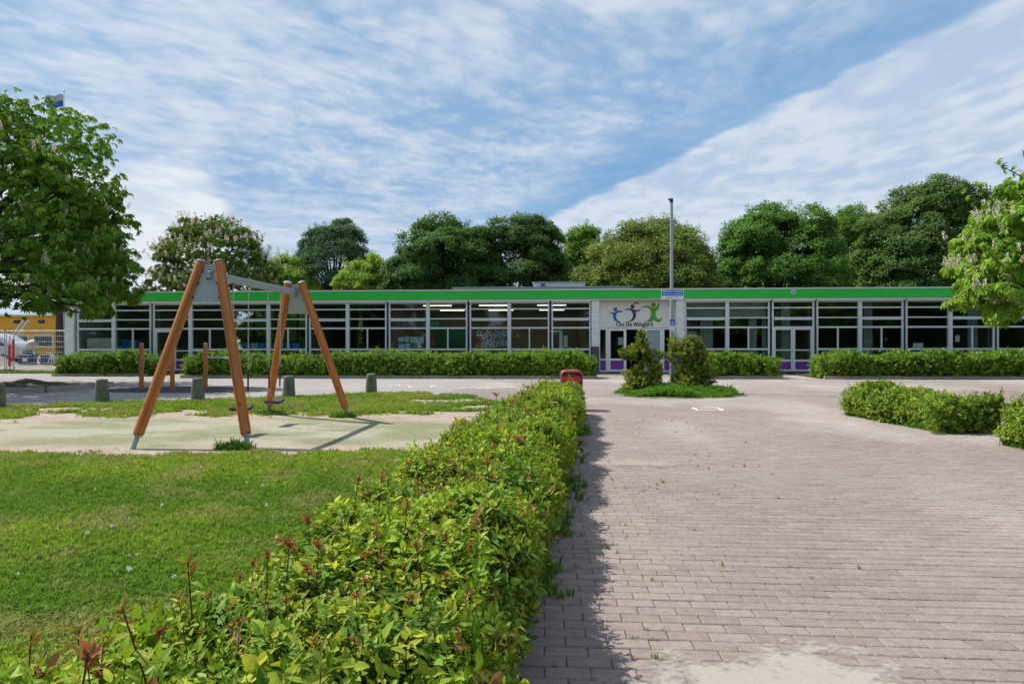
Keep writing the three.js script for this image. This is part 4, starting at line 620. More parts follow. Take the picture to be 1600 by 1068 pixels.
{
  const r = rngOf(909), items = [[], [], []];
  const hAt = (x, z) => 0.004 + 0.035 * (fbm(x * 0.7, z * 0.7, 3) - 0.3) * smooth(0, 0.6, z - lawnEnd(x)) * (1 - 0.8 * synth(x, z)) * smooth(0, 0.5, hedgeRight(z) - x);
  const grow = (n, X0, X1, Z0, Z1, size) => { for (let i = 0; i < n; i++) {
    const x = mix(X0, X1, r()), z = mix(Z0, Z1, r()), d = -z; if (x < -0.84 * d - 1.2 || x > hedgeLeft(z) + 0.25 || !inPlay(x, z)) continue; const g = grassAt(x, z); if (r() > g * 1.05 - 0.03) continue;
    const v = fbm(x * 0.8 + 12, z * 0.8, 3), y = fbm(x * 2.7, z * 2.7 + 5, 2), c = lerp3(lerp3([0.145, 0.285, 0.016], [0.265, 0.385, 0.026], smooth(0.3, 0.7, v)), [0.36, 0.34, 0.11], smooth(0.42, 0.75, y) * 0.65), k = 0.8 + r() * 0.4;
    items[i % 3].push([V(x, hAt(x, z), z), V((r() - 0.5) * 0.3, 1, (r() - 0.5) * 0.3).normalize(), r() * 6.28, size * (0.65 + r() * 0.6) * (0.6 + 0.4 * g) * (0.8 + 0.5 * v), [c[0] * k, c[1] * k, c[2] * k]]); } };
  grow(62000, -7.5, -0.8, -6.2, -1.4, 0.95); grow(60000, -11.5, -0.2, -10.6, -6.2, 1.0); grow(62000, -18, 0.2, -20.2, -10.6, 1.25);
  const o = new THREE.Group(); o.name = 'lawn_grass'; o.userData = { kind: 'stuff' }; scene.add(o);
  items.forEach((it, k) => scatter('grass_blades', tufts[k], grassMat, it, o));
  // clumps round the swing's feet, on the island, at hedge feet and in the joints of the bricks
  const it2 = [[], [], []], add = (x, z, s, c, y = 0) => it2[Math.floor(r() * 2.999)].push([V(x, y, z), V((r() - 0.5) * 0.6, 1, (r() - 0.5) * 0.6).normalize(), r() * 6.28, s * (0.6 + r() * 0.8), lerp3(c, [0.20, 0.34, 0.03], r() * 0.6)]);
  for (const [x, z] of [[-4.45, -9.25], [-5.8, -13.62], [-4.15, -13.3]]) for (let i = 0; i < 130; i++) add(x + (r() + r() - 1) * 0.28, z + (r() + r() - 1) * 0.16, 1.7, [0.10, 0.25, 0.015]);
  for (let i = 0; i < 9000; i++) { const x = 1.3 + r() * 4.6, z = -21.6 + r() * 3.7, e = island(x, z); if (e < 0.95 && fbm(x * 2.5, z * 2.5, 3) > 0.36 + 0.2 * smooth(0.5, 0.95, e)) add(x, z, 0.8 + 1.5 * smooth(0.4, 0.7, fbm(x * 1.7 + 5, z * 1.7, 3)) + 0.6 * clamp(0.95 - e), [0.09, 0.25, 0.012], 0.01 + 0.10 * clamp(0.95 - e)); }
  for (let i = 0; i < 900; i++) { const z = -1 - r() * 13; if (fbm(z * 1.6, 4, 3) < 0.45) continue; const x = hedgeRight(z) - 0.06 + r() * r() * 0.34; add(x, z, 0.6 + r() * 0.9, [0.08, 0.19, 0.012]); }
  for (let i = 0; i < 420; i++) { const z = -2 - r() * 12, row = Math.round(-z / 0.1065) + 0.5, x = hedgeRight(z) + 0.15 + Math.abs(r() + r() - 1) * 2.6; if (fbm(x * 1.3 + 9, z * 1.3, 3) < 0.52) continue; add(x, -row * 0.1065 + x * 0.012, 0.26 + r() * 0.3, [0.12, 0.22, 0.02], -0.004); }
  for (let i = 0; i < 900; i++) { const k = r() < 0.6, z = k ? -11.4 - r() * 2.9 : -7.5 - r() * 2.8, x = (k ? 6.12 + 0.13 * (z + 14.3) : 6.62 + 0.05 * (z + 10.4)) + (r() - 0.6) * 0.2; add(x, z, 0.8 + r(), [0.09, 0.22, 0.015]); }
  const w = new THREE.Group(); w.name = 'weeds'; w.userData = { kind: 'stuff' }; scene.add(w);
  it2.forEach((it, k) => scatter('grass_blades', tufts[k], grassMat, it, w));
  // seed heads of dandelions on the lawn
  const head = fresh(), rr = rngOf(8); for (let i = 0; i < 70; i++) { const d = rdir(rr); quadLeaf(head, d.clone().multiplyScalar(0.006).add(V(0, 0.075, 0)), d, rdir(rr), 0.014, 0.006, [0.78, 0.78, 0.74]); } const hg = done(head), so = fresh(); stick(so, V(0, -0.01, 0), V(0, 0.075, 0), 0.002, 0.0015, [0.2, 0.24, 0.08], 4); const sg = done(so), hm = leafMat(0.3);
  let first = null, rd = rngOf(66); for (let i = 0; i < 34; i++) { const z = -3.4 - rd() * 4.2, x = -2.3 - rd() * (0.68 * -z - 0.6); if (x > hedgeLeft(z) - 0.2) continue; let o2; if (!first) { o2 = first = thing('dandelion', 'white dandelion seed head on a thin stalk in the lawn', 'dandelion', [0, 0, 0], 0, 'dandelion clocks in the lawn'); part('seed_head', hg, hm, o2); part('stalk', sg, hm, o2); } else o2 = copyOf(first); o2.position.set(x, 0.01, z); o2.rotation.z = (rd() - 0.5) * 0.5; o2.scale.setScalar(0.55 + rd() * 0.4); }
}
{ // entrance island: low earth mound, two shrubs and the tall pole with its signs
  const g = new THREE.CircleGeometry(1, 64), p = g.attributes.position; g.rotateX(-Math.PI / 2);
  for (let i = 0; i < p.count; i++) { const a = Math.atan2(p.getZ(i), p.getX(i)), q = Math.hypot(p.getX(i), p.getZ(i)); let k = 2.6; while (k > 0.4 && island(3.6 + Math.cos(a) * k, -19.75 + Math.sin(a) * k) > 0.98) k -= 0.04; p.setXYZ(i, 3.6 + Math.cos(a) * k * q, q > 0.5 ? 0.002 : 0.11, -19.75 + Math.sin(a) * k * q); }
  g.computeVertexNormals(); structure('island_soil', g, std(lin(0.10, 0.10, 0.045), 1));
  const og = [sprigGeo(55, { len: 0.055, w: 0.022, n: 12, stem: 0.15, up: 0.7 }), sprigGeo(56, { len: 0.05, w: 0.024, n: 11, stem: 0.13, up: 0.5 })], oc = [[0.10, 0.17, 0.016], [0.20, 0.27, 0.02], [0.42, 0.42, 0.03]];
  const shrub = (label, x, z, blobs, n, seed, stems) => { const t = thing('evergreen_shrub', label, 'shrub', [x, 0.05, z]), r = rngOf(seed), it = [[], []], w = [], tot = blobs.reduce((s, b) => s + b[3] * b[4], 0);
    for (const b of blobs) for (let i = 0; i < n * b[3] * b[4] / tot; i++) { const d = rdir(r), q = 0.6 + 0.5 * Math.sqrt(r()), f = 0.55 + 0.5 * noise(d.x * 3 + b[0] * 7 + 5, d.y * 3 + d.z * 2 + 9), P = V(b[0] + d.x * b[3] * q * f, Math.max(0.03, b[1] + d.y * b[4] * q * f), b[2] + d.z * b[5] * q * f), k = 0.75 + 0.5 * r(), c = lerp3(lerp3(oc[0], oc[1], noise(P.x * 5 + 3, P.y * 5)), oc[2], r() * r() * 0.9); if (fbm(P.x * 4 + seed, P.y * 4 + P.z * 3, 3) < 0.40) continue; it[i & 1].push([P, d.clone().add(V(0, 0.9, 0)).addScaledVector(rdir(r), 0.4).normalize(), r() * 6, 0.95 + r() * 0.6, c.map((v) => v * k)]); }
    for (const [a, b, c, d, e, f] of stems) limb(w, [V(a, 0, b), V((a + c) / 2 + 0.02, d / 2, (b + e) / 2), V(c, d, e)], f, f * 0.35, 6);
    part('stems', join(w), M.bark, t); it.forEach((q, k) => scatter('foliage', og[k], hedgeMat, q, t)); };
  shrub('straggly evergreen shrub with bare stems and one tall column, left of the tall pole', 2.62, -20.05, [[0.02, 1.18, 0, 0.13, 0.52, 0.13], [0.05, 0.62, 0, 0.20, 0.35, 0.2], [-0.36, 1.05, 0.05, 0.17, 0.14, 0.15], [-0.24, 0.93, 0.05, 0.13, 0.12, 0.12], [-0.28, 0.28, 0.05, 0.26, 0.25, 0.22], [0.03, 0.25, 0.1, 0.2, 0.24, 0.2], [0.40, 0.55, 0.05, 0.11, 0.26, 0.11], [0.44, 0.95, 0.05, 0.16, 0.10, 0.12], [0.36, 0.22, 0.1, 0.2, 0.17, 0.18]], 1150, 501, [[0, 0, 0, 1.5, 0, 0.03], [-0.1, 0, -0.38, 1.05, 0.05, 0.022], [0.2, 0.05, 0.45, 1.0, 0.05, 0.024], [0.1, 0, 0.38, 0.8, 0, 0.018]]);
  shrub('dense bushy evergreen shrub with yellow-green tips right against the tall pole', 4.06, -20.05, [[0, 0.75, 0, 0.42, 0.62, 0.40], [0.05, 1.22, 0, 0.24, 0.30, 0.25], [-0.32, 0.95, 0.1, 0.26, 0.22, 0.22], [0.3, 0.45, 0, 0.32, 0.38, 0.3], [-0.1, 0.32, 0.15, 0.42, 0.30, 0.3], [-0.47, 1.30, 0, 0.09, 0.22, 0.09]], 1900, 502, [[0, 0, 0.05, 1.4, 0, 0.035], [-0.1, 0, -0.4, 1.2, 0, 0.02], [0.1, 0, 0.3, 0.8, 0, 0.02]]);
  const pole = thing('tall_pole', 'tall tapered grey metal pole standing in the grassy island before the entrance', 'pole', [3.57, 0, -20.44]);
  part('shaft', join([rod([0, 0, 0], [0, 2.9, 0], 0.062, 0.055, 18), rod([0, 2.9, 0], [0, 5.66, 0], 0.05, 0.042, 18)]), M.galvanised, pole); part('cap', join([rod([0, 5.64, 0], [0, 5.76, 0], 0.05, 0.05, 14), bx(0.13, 0.05, 0.06, -0.03, 5.73, 0)]), M.darkGap, pole);
  const c1 = document.createElement('canvas'); c1.width = 512; c1.height = 224; const x1 = c1.getContext('2d');
  x1.fillStyle = '#e9ecef'; x1.fillRect(0, 0, 512, 224); x1.fillStyle = '#1e63b8'; x1.fillRect(8, 8, 496, 140); x1.fillStyle = '#e6eef8'; x1.font = 'bold 50px sans-serif'; x1.textAlign = 'center'; x1.fillText('VERBODEN TOEGANG', 256, 66, 470); x1.font = 'bold 46px sans-serif'; x1.fillText('ART 461 W.v.STRAFR', 256, 126, 470); x1.fillStyle = '#22262b'; x1.font = 'bold 44px sans-serif'; x1.fillText('van 22 h - 07 h', 256, 200, 380);
  const t1 = new THREE.CanvasTexture(c1); t1.colorSpace = THREE.SRGBColorSpace;
  const s1 = thing('notice_sign', 'blue and white notice plate with two lines of text high on the tall pole', 'sign', [3.57 + 0.01, 2.755, -20.44 + 0.075]);
  part('plate', bx(0.66, 0.30, 0.012, 0, 0.15, 0), M.roofTrim, s1); const f1 = part('printed_face', new THREE.PlaneGeometry(0.65, 0.29).translate(0, 0.15, 0.0085), std(lin(1, 1, 1), 0.4, { map: t1 }), s1); part('bracket', join([bx(0.03, 0.04, 0.03, 0, 0.05, -0.02), bx(0.03, 0.04, 0.03, 0, 0.25, -0.02)]), M.steel, s1);
  const c2 = document.createElement('canvas'); c2.width = 128; c2.height = 336; const x2 = c2.getContext('2d'); x2.fillStyle = '#e4e7ea'; x2.fillRect(0, 0, 128, 336); x2.fillStyle = '#1c62bd'; x2.fillRect(0, 0, 128, 176); x2.strokeStyle = '#f4f8ff'; x2.lineWidth = 16; x2.beginPath(); x2.moveTo(34, 84); x2.lineTo(56, 110); x2.lineTo(98, 52); x2.stroke(); x2.fillStyle = '#f4f8ff'; x2.fillRect(14, 142, 100, 10); x2.fillStyle = '#8c9196'; x2.fillRect(22, 290, 84, 16);
  const t2 = new THREE.CanvasTexture(c2); t2.colorSpace = THREE.SRGBColorSpace;
  const s2 = thing('check_sign', 'small blue plate with a white tick mark above a white panel on the pole', 'sign', [3.58, 1.79, -20.44 + 0.07]);
  part('plate', bx(0.15, 0.38, 0.01, 0, 0.19, 0), M.roofTrim, s2); part('printed_face', new THREE.PlaneGeometry(0.145, 0.375).translate(0, 0.19, 0.0075), std(lin(1, 1, 1), 0.4, { map: t2 }), s2);
}

// ---------------------------------------------------------------- swing
{
  const t = thing('playground_swing', 'wooden double swing frame with grey steel plates and crossbeam on the sand', 'swing frame', [0, 0, 0]);
  const ring = (n, R) => Array.from({ length: n }, (_, i) => { const a = i / n * 6.2832, g = Math.min(...[0.55, 2.1, 3.7, 5.25].map((q) => Math.abs(Math.atan2(Math.sin(a - q), Math.cos(a - q))))); return [Math.cos(a), Math.sin(a), R * (1 - 0.20 * smooth(0.15, 0.05, g))]; });
  function log(A, B, R, roll = 0) {
    const d = V(...B).sub(V(...A)), L = d.length(); d.normalize(); const s = V(0, 0, 1).cross(d).normalize().applyAxisAngle(d, roll), u = V(0, 0, 0).crossVectors(d, s), n = 64, prof = ring(n, R), p = [], uv = [], idx = [];
    const steps = [[0, 0.9], [0.012, 1], [L - 0.012, 1], [L, 0.9]];
    for (const [h, k] of steps) for (let i = 0; i <= n; i++) { const [c, q, r] = prof[i % n], P = V(...A).addScaledVector(d, h).addScaledVector(s, c * r * k).addScaledVector(u, q * r * k); p.push(P.x, P.y, P.z); uv.push(i / n * 1.2, h * 0.35); }
    for (let j = 0; j < 3; j++) for (let i = 0; i < n; i++) { const a = j * (n + 1) + i, b = a + n + 1; idx.push(a, a + 1, b, b, a + 1, b + 1); }
    const c0 = p.length / 3; p.push(...A); uv.push(0.5, 0); const c1 = c0 + 1; p.push(...B); uv.push(0.5, 0); for (let i = 0; i < n; i++) { idx.push(c0, i + 1, i); idx.push(c1, 3 * (n + 1) + i, 3 * (n + 1) + i + 1); }
    const g = raw(p, null, uv); g.setIndex(idx); return g.toNonIndexed();
  }
  const shade = (g) => { g.computeVertexNormals(); return g; };
  const along = (A, B, f) => A.map((v, i) => mix(v, B[i], f));
  for (const [foot, topC, s] of [[[[-5.87, 0, -9.18], [-4.27, 0, -9.32]], [-5.08, 2.70, -9.83], 1], [[[-5.86, 0, -13.69], [-4.04, 0, -13.3]], [-5.0, 2.66, -12.95], -1]]) {
    const tops = [[topC[0] - 0.135, topC[1], topC[2]], [topC[0] + 0.135, topC[1], topC[2]]];
    foot.forEach((F, i) => {
      const T = tops[i], leg = part('leg', shade(log(along(F, T, 0.075), T, 0.074, i * 0.7)), M.wood, t), d = V(...T).sub(V(...F)).normalize();
      part('steel_foot', join([rod(along(F, T, -0.02), along(F, T, 0.085), 0.036, 0.036, 14), rod(along(F, T, 0.066), along(F, T, 0.074), 0.06, 0.06, 14)]), M.galvanised, leg);
      part('post_cap', (() => { const g = new THREE.SphereGeometry(0.078, 20, 8, 0, 6.2832, 0, 1.5708).scale(1, 0.42, 1); g.applyQuaternion(new THREE.Quaternion().setFromUnitVectors(UPY, d)); return g.translate(T[0], T[1], T[2]); })(), std(lin(0.24, 0.27, 0.31), 0.5), leg);
    });
    // trapezoid steel plate between the posts, following their slope
    const q = (i, f, inset) => { const P = along(foot[i], tops[i], f); return V(P[0] + (i ? -1 : 1) * inset, P[1], P[2]); };
    const a = q(0, 0.985, 0.055), b = q(1, 0.985, 0.055), c = q(1, 0.775, 0.05), e = q(0, 0.775, 0.05), n = V(0, 0, 0).crossVectors(b.clone().sub(a), e.clone().sub(a)).normalize().multiplyScalar(0.008), pp = [];
    const f4 = (w, x, y, z) => pp.push(...[w, x, y, w, y, z].flatMap((v) => [v.x, v.y, v.z])); const A = [a, b, c, e].map((v) => v.clone().add(n)), B = [a, b, c, e].map((v) => v.clone().sub(n)); f4(...A); f4(...[...B].reverse()); for (let i = 0; i < 4; i++) { const k = (i + 1) % 4; f4(A[i], B[i], B[k], A[k]); }
    const pg = raw(pp); pg.computeVertexNormals(); pg.setAttribute('uv', new THREE.Float32BufferAttribute(pp.flatMap((v, i) => (i % 3 === 2 ? [] : [v * 1.3])), 2)); const plate = part('gusset_plate', pg, M.galvanised, t);
    for (const [i, f] of [[0, 0.95], [0, 0.88], [0, 0.80], [1, 0.95], [1, 0.88], [1, 0.80]]) { const P = q(i, f, 0.075); part('bolt', rod([P.x, P.y, P.z - 0.03], [P.x, P.y, P.z + 0.03], 0.015, 0.015, 8), M.darkGap, plate); }
    for (const y of [0.955, 0.925, 0.90]) { const P = q(0, y, 0).lerp(q(1, y, 0), 0.5); part('bolt_hole', rod([P.x, P.y, P.z + 0.006], [P.x, P.y, P.z + 0.022], 0.011, 0.011, 8), M.darkGap, plate); }
  }
  const bmA = [-5.07, 2.50, -9.72], bmB = [-5.0, 2.47, -13.02];
  const bg = new RoundedBoxGeometry(0.085, 0.115, 3.3, 2, 0.012); bg.applyQuaternion(new THREE.Quaternion().setFromUnitVectors(V(0, 0, -1), V(bmB[0] - bmA[0], bmB[1] - bmA[1], bmB[2] - bmA[2]).normalize())); bg.translate((bmA[0] + bmB[0]) / 2, (bmA[1] + bmB[1]) / 2, (bmA[2] + bmB[2]) / 2);
  const beam = part('crossbeam', bg, M.galvanised, t);
  const rust = std(lin(0.14, 0.065, 0.035), 0.9);
  const seats = [[-10.73, 0.27, 'black rubber swing seat on chains, on the beam half nearer the lawn'], [-12.05, 0.27, 'black rubber swing seat on chains, on the beam half nearer the bollards']];
  for (const [z, hw, label] of seats) {
    const s = thing('hanging_swing', label, 'swing', [-5.03, 0.42, z], 0, 'two swing seats'); const yb = 2.42 - 0.42;
    const pr = new THREE.Shape(); const w = 0.23; pr.moveTo(-w, 0.03); pr.quadraticCurveTo(0, -0.025, w, 0.03); pr.lineTo(w + 0.01, 0.005); pr.quadraticCurveTo(0, -0.065, -w - 0.01, 0.005); pr.closePath();
    part('seat', new THREE.ExtrudeGeometry(pr, { depth: 0.17, bevelEnabled: true, bevelSize: 0.008, bevelThickness: 0.01, bevelSegments: 2, curveSegments: 14 }).rotateY(-Math.PI / 2).translate(0.085, 0, 0), M.rubber, s);
    for (const k of [-1, 1]) {
      const zt = k * hw, zb = k * 0.25, links = [], n = 40; const y0 = 0.62, at = (f) => V(0, mix(y0, yb, f), mix(zb, zt, f));
      for (let i = 0; i < n; i++) { const l = new THREE.TorusGeometry(0.012, 0.0036, 5, 10).scale(0.8, 1.75, 1); if (i & 1) l.rotateY(Math.PI / 2); const P = at((i + 0.5) / n); links.push(l.translate(P.x, P.y, P.z)); }
      const chain = part('chain', join(links), M.steel, s); part('swivel', rod([0, yb, zt], [0, yb + 0.045, zt], 0.016, 0.016, 8), rust, chain);
      part('sleeve', rod([0, 0.27, k * 0.24], [0, 0.63, zb], 0.015, 0.015, 8), M.rubber, chain);
      part('hanger', join([rod([-0.07, 0.035, k * 0.225], [0, 0.28, k * 0.24], 0.0045, 0.0045, 6), rod([0.07, 0.035, k * 0.225], [0, 0.28, k * 0.24], 0.0045, 0.0045, 6)]), M.steel, chain);
    }
  }
}
// ---------------------------------------------------------------- bollards, bars, bin
{
  const prof = [[0, -0.05], [0.172, -0.05], [0.170, 0], [0.155, 0.28], [0.138, 0.54], [0.126, 0.585], [0.09, 0.605], [0, 0.61]].map(([a, b]) => new THREE.Vector2(a, b));
  const spots = [[-12.62, -14.75, 'concrete bollard standing nearest the soil bed with kerb'], [-11.07, -16.1, 'mossy concrete bollard before the hedge at the white end pier'], [-8.97, -16.72, 'concrete bollard standing in front of the climbing bars'], [-7.03, -17.79, 'concrete bollard behind the rear leg of the swing'], [-5.17, -19.19, 'concrete bollard beyond the swing, farthest from the climbing bars']];
  spots.forEach(([x, z, label], i) => { const b = thing('bollard', label, 'bollard', [x, 0, z], i * 1.3, 'concrete bollards along the lawn'); const g = new THREE.LatheGeometry(prof, 22), p = g.attributes.position; for (let k = 0; k < p.count; k++) { const n = 1 + 0.05 * (noise(p.getX(k) * 14 + i * 9, p.getY(k) * 11 + p.getZ(k) * 9) - 0.5); p.setXYZ(k, p.getX(k) * n, p.getY(k), p.getZ(k) * n); } g.computeVertexNormals(); part('concrete_body', g, M.concrete, b); });
  const bars = thing('climbing_bars', 'row of four wooden posts joined by three steel turning bars', 'climbing bars', [-11.7, 0, -21.25]);
  const px = [-1.49, -0.52, 0.50, 1.47], pz = [0.15, 0.05, -0.1, -0.2];
  px.forEach((x, i) => { const p = part('post', rod([x, -0.1, pz[i]], [x, 1.46, pz[i]], 0.07, 0.068, 20), M.wood, bars); part('post_cap', new THREE.SphereGeometry(0.069, 16, 6, 0, 6.2832, 0, 1.5708).scale(1, 0.35, 1).translate(x, 1.46, pz[i]), std(lin(0.30, 0.26, 0.24), 0.6), p); });
  for (const [i, y] of [[0, 1.0], [1, 1.22], [2, 1.0]]) part('turning_bar', rod([px[i] + 0.04, y, pz[i]], [px[i + 1] - 0.04, y, pz[i + 1]], 0.019, 0.019, 12), M.steel, bars);
  const mg = new THREE.CircleGeometry(1, 48).rotateX(-Math.PI / 2), mp = mg.attributes.position; for (let i = 0; i < mp.count; i++) { const a = Math.atan2(mp.getZ(i), mp.getX(i)), q = Math.hypot(mp.getX(i), mp.getZ(i)), k = 1 + 0.06 * Math.sin(a * 3 + 1); mp.setXYZ(i, -11.3 + mp.getX(i) * 3.0 * k, 0.016 - 0.010 * (q > 0.5 ? 1 : 0), -20.95 + mp.getZ(i) * 1.45 * k); } mg.computeVertexNormals();
  single('safety_mat', flatUV(mg, 2, 2), std(lin(0.085, 0.085, 0.09), 1, { map: grainTex, bumpMap: grainTex, bumpScale: 0.006 }), 'dark oval rubber safety mat under the climbing bars', 'mat');
  // red litter bin behind the end of the long hedge
  const bin = thing('litter_bin', 'red litter bin with a dark arched hood behind the end of the long hedge', 'litter bin', [0.42, 0, -15.0], 0.12), red = std(lin(0.60, 0.02, 0.025), 0.4);
  const arch = (w, h, r, y0) => { const s = new THREE.Shape(); s.moveTo(-w, y0); s.lineTo(-w, h - r); s.quadraticCurveTo(-w, h, -w + r, h); s.lineTo(w - r, h); s.quadraticCurveTo(w, h, w, h - r); s.lineTo(w, y0); s.closePath(); return s; };
  part('body', new THREE.ExtrudeGeometry(arch(0.215, 0.87, 0.09, 0.08), { depth: 0.30, bevelEnabled: true, bevelSize: 0.012, bevelThickness: 0.015, bevelSegments: 2 }).translate(0.02, 0, -0.19), red, bin);
  const hs = arch(0.235, 0.855, 0.11, 0.42), hole = arch(0.212, 0.83, 0.095, 0.44); hs.holes.push(hole); part('hood', new THREE.ExtrudeGeometry(hs, { depth: 0.07, bevelEnabled: true, bevelSize: 0.006, bevelThickness: 0.006, bevelSegments: 1 }).translate(-0.01, 0, 0.125), std(lin(0.11, 0.115, 0.13), 0.5), bin);
  part('flap', bx(0.40, 0.20, 0.02).rotateX(-0.55).translate(-0.01, 0.715, 0.165), red, bin); part('opening', bx(0.37, 0.10, 0.01, -0.01, 0.79, 0.128), M.darkGap, bin); part('bin_foot', rod([0, 0, -0.04], [0, 0.1, -0.04], 0.08, 0.08, 14), M.darkGap, bin);
  // chalked or painted square on the bricks
  const sq = thing('painted_square', 'white painted square outline on the brick path near the grassy island', 'road marking', [3.46, 0.0065, -15.3], 0.05), wm = std(lin(0.78, 0.78, 0.76), 0.9); for (const [w, d, x, z] of [[0.5, 0.06, 0, -0.28], [0.5, 0.06, 0, 0.28], [0.06, 0.5, -0.28, 0], [0.06, 0.5, 0.28, 0]]) part('painted_line', bx(w, 0.002, d, x, 0, z), wm, sq);
  // pavement chalk beyond the swing
  const chalk = [[-4.2, -22.6, [0.75, 0.74, 0.72]], [-2.6, -21.9, [0.72, 0.74, 0.78]], [-1.0, -22.5, [0.78, 0.76, 0.74]], [-5.6, -23.1, [0.70, 0.70, 0.74]]];
  chalk.forEach(([x, z, c], i) => { const r = rngOf(40 + i), o = []; for (let k = 0; k < 7; k++) { const a = r() * 3, L = 0.25 + r() * 0.5; o.push(bx(L, 0.001, 0.05).rotateY(a).translate((r() - 0.5) * 1.2, k * 0.0006, (r() - 0.5) * 0.6)); } const m = single('chalk_drawing', join(o), std(lin(...c), 1), ['whitish chalk scribble on the paving straight behind the last bollard', 'bluish chalk scribble on the paving between bollard and litter bin', 'white chalk scribble on the paving in front of the paper flower window', 'greyish chalk scribble on the paving near the climbing bars'][i], 'chalk drawing'); m.position.set(x, 0.007, z); });
}
// ---------------------------------------------------------------- soil bed with kerb, building site, flags
{
  const g = new THREE.PlaneGeometry(9, 3.3, 40, 16).rotateX(-Math.PI / 2), p = g.attributes.position; for (let i = 0; i < p.count; i++) { const x = p.getX(i), z = p.getZ(i), e = smooth(0, 0.8, Math.min(4.5 - Math.abs(x), 1.65 - Math.abs(z))); p.setY(i, 0.02 + e * (0.04 + 0.62 * Math.max(0, fbm(x * 1.1 + 3, z * 1.3, 5) - 0.22) * smooth(4.6, 1.2, x))); } g.computeVertexNormals();
  structure('soil_heap', flatUV(g.translate(-19.75, 0, -21.3), 0.8, 0.8), std(lin(0.22, 0.165, 0.12), 1, { map: grainTex, bumpMap: grainTex, bumpScale: 0.02 }));
  const k = thing('soil_bed_kerb', 'dark kerb edging the soil bed under the large chestnut', 'kerb', [-19.7, 0, -19.6]); for (let i = 0; i < 9; i++) part('kerb_stone', new RoundedBoxGeometry(0.99, 0.22, 0.12, 1, 0.015).translate(-4.1 + i, 0.04, 0), M.kerb, k); for (let i = 0; i < 3; i++) part('kerb_stone', new RoundedBoxGeometry(0.12, 0.22, 0.99, 1, 0.015).translate(4.5, 0.04, -0.55 - i), M.kerb, k);
  // site ground and spoil
  const sg = new THREE.PlaneGeometry(34, 26, 50, 40).rotateX(-Math.PI / 2), sp = sg.attributes.position; for (let i = 0; i < sp.count; i++) { const x = sp.getX(i), z = sp.getZ(i); sp.setY(i, -0.02 + 0.75 * smooth(0.52, 0.8, fbm(x * 0.32 + 7, z * 0.32 + 2, 4)) * smooth(0, 3, Math.min(17 - Math.abs(x), 12 - Math.abs(z)))); } sg.computeVertexNormals();
  structure('site_ground', flatUV(sg.translate(-42, 0, -46.2), 0.6, 0.6), std(lin(0.42, 0.37, 0.32), 1, { map: grainTex }));
  const r = rngOf(71), it = [[], [], []]; for (let i = 0; i < 2600; i++) it[i % 3].push([V(-33 + r() * 10.5, -0.02, -32.9 + r() * 1.5), UPY, r() * 6, 1.2 + r() * 1.6, [0.17, 0.25, 0.03]]); const gs = new THREE.Group(); gs.name = 'verge_grass'; gs.userData = { kind: 'stuff' }; scene.add(gs); it.forEach((q, i) => scatter('grass_blades', tufts[i], grassMat, q, gs));
  // mobile mesh fence: panels on feet
  const fm = std(lin(0.42, 0.44, 0.46), 0.5, { metalness: 0.5 }); let fp = null;
  const names = ['mesh fence panel butting the white end pier', 'mesh fence panel beside the red striped barrier boards', 'mesh fence panel under the large chestnut, far along the site'];
  [-24.35, -27.85, -31.35].forEach((x, i) => { let o; if (!fp) { o = fp = thing('fence_panel', names[0], 'fence', [0, 0, 0], 0, 'site fence panels'); part('tube_frame', join([rod([0, 0.12, 0], [0, 2.12, 0], 0.021), rod([-3.4, 0.12, 0], [-3.4, 2.12, 0], 0.021), rod([0, 2.1, 0], [-3.4, 2.1, 0], 0.021), rod([0, 0.2, 0], [-3.4, 0.2, 0], 0.019)]), fm, o); for (let k = 1; k < 30; k++) part('wire', rod([-k * 0.114, 0.2, 0], [-k * 0.114, 2.1, 0], 0.0045, 0.0045, 5), fm, o); for (let k = 1; k < 7; k++) part('wire', rod([0, 0.2 + k * 0.27, 0.006], [-3.4, 0.2 + k * 0.27, 0.006], 0.0045, 0.0045, 5), fm, o); part('fence_foot', bx(0.24, 0.13, 0.7, -0.02, 0.065, 0), std(lin(0.04, 0.10, 0.07), 0.9), o); part('fence_foot', bx(0.24, 0.13, 0.7, -3.38, 0.065, 0), std(lin(0.04, 0.10, 0.07), 0.9), o); } else o = copyOf(fp, names[i]); o.position.set(x, 0, -33.0); });
  // red and white barrier boards hung by the fence post
  const bb = thing('barrier_board', 'red and white striped barrier boards standing against the mesh fence', 'barrier', [-27.15, 0, -32.6]); for (const x of [-0.10, 0.10]) { for (let k = 0; k < 5; k++) part('stripe', bx(0.13, 0.26, 0.03, x, 0.45 + k * 0.27, 0), k === (x < 0 ? 4 : 0) ? std(lin(0.7, 0.68, 0.66), 0.6) : std(lin(0.55, 0.03, 0.03), 0.6), bb); part('board_post', rod([x, 0, -0.04], [x, 1.85, -0.04], 0.03), fm, bb); } part('barrier_foot', bx(0.5, 0.12, 0.4, 0, 0.06, -0.05), std(lin(0.05, 0.05, 0.05), 0.9), bb);
  const tp = fresh(), rt = rngOf(12); for (let i = 0; i < 9; i++) leaf(tp, V(-25.3 + (rt() - 0.5) * 0.2, 1.05 - rt() * 0.1, -32.93), V((rt() - 0.3) * 1.1, -0.8, 0.1), V(0, 0.1, 1), 0.35 + rt() * 0.55, 0.06, [0.8, 0.8, 0.82]); single('plastic_sheet', done(tp), std(lin(1, 1, 1), 0.5, { vertexColors: true }), 'torn strip of white plastic caught on the mesh fence', 'plastic strip');
  // yellow site cabins
  const cab = thing('site_building', 'long yellow-orange building with dark window band beyond the building site', 'building', [-62, 0, -76]); const yel = std(lin(0.72, 0.33, 0.018), 0.6);
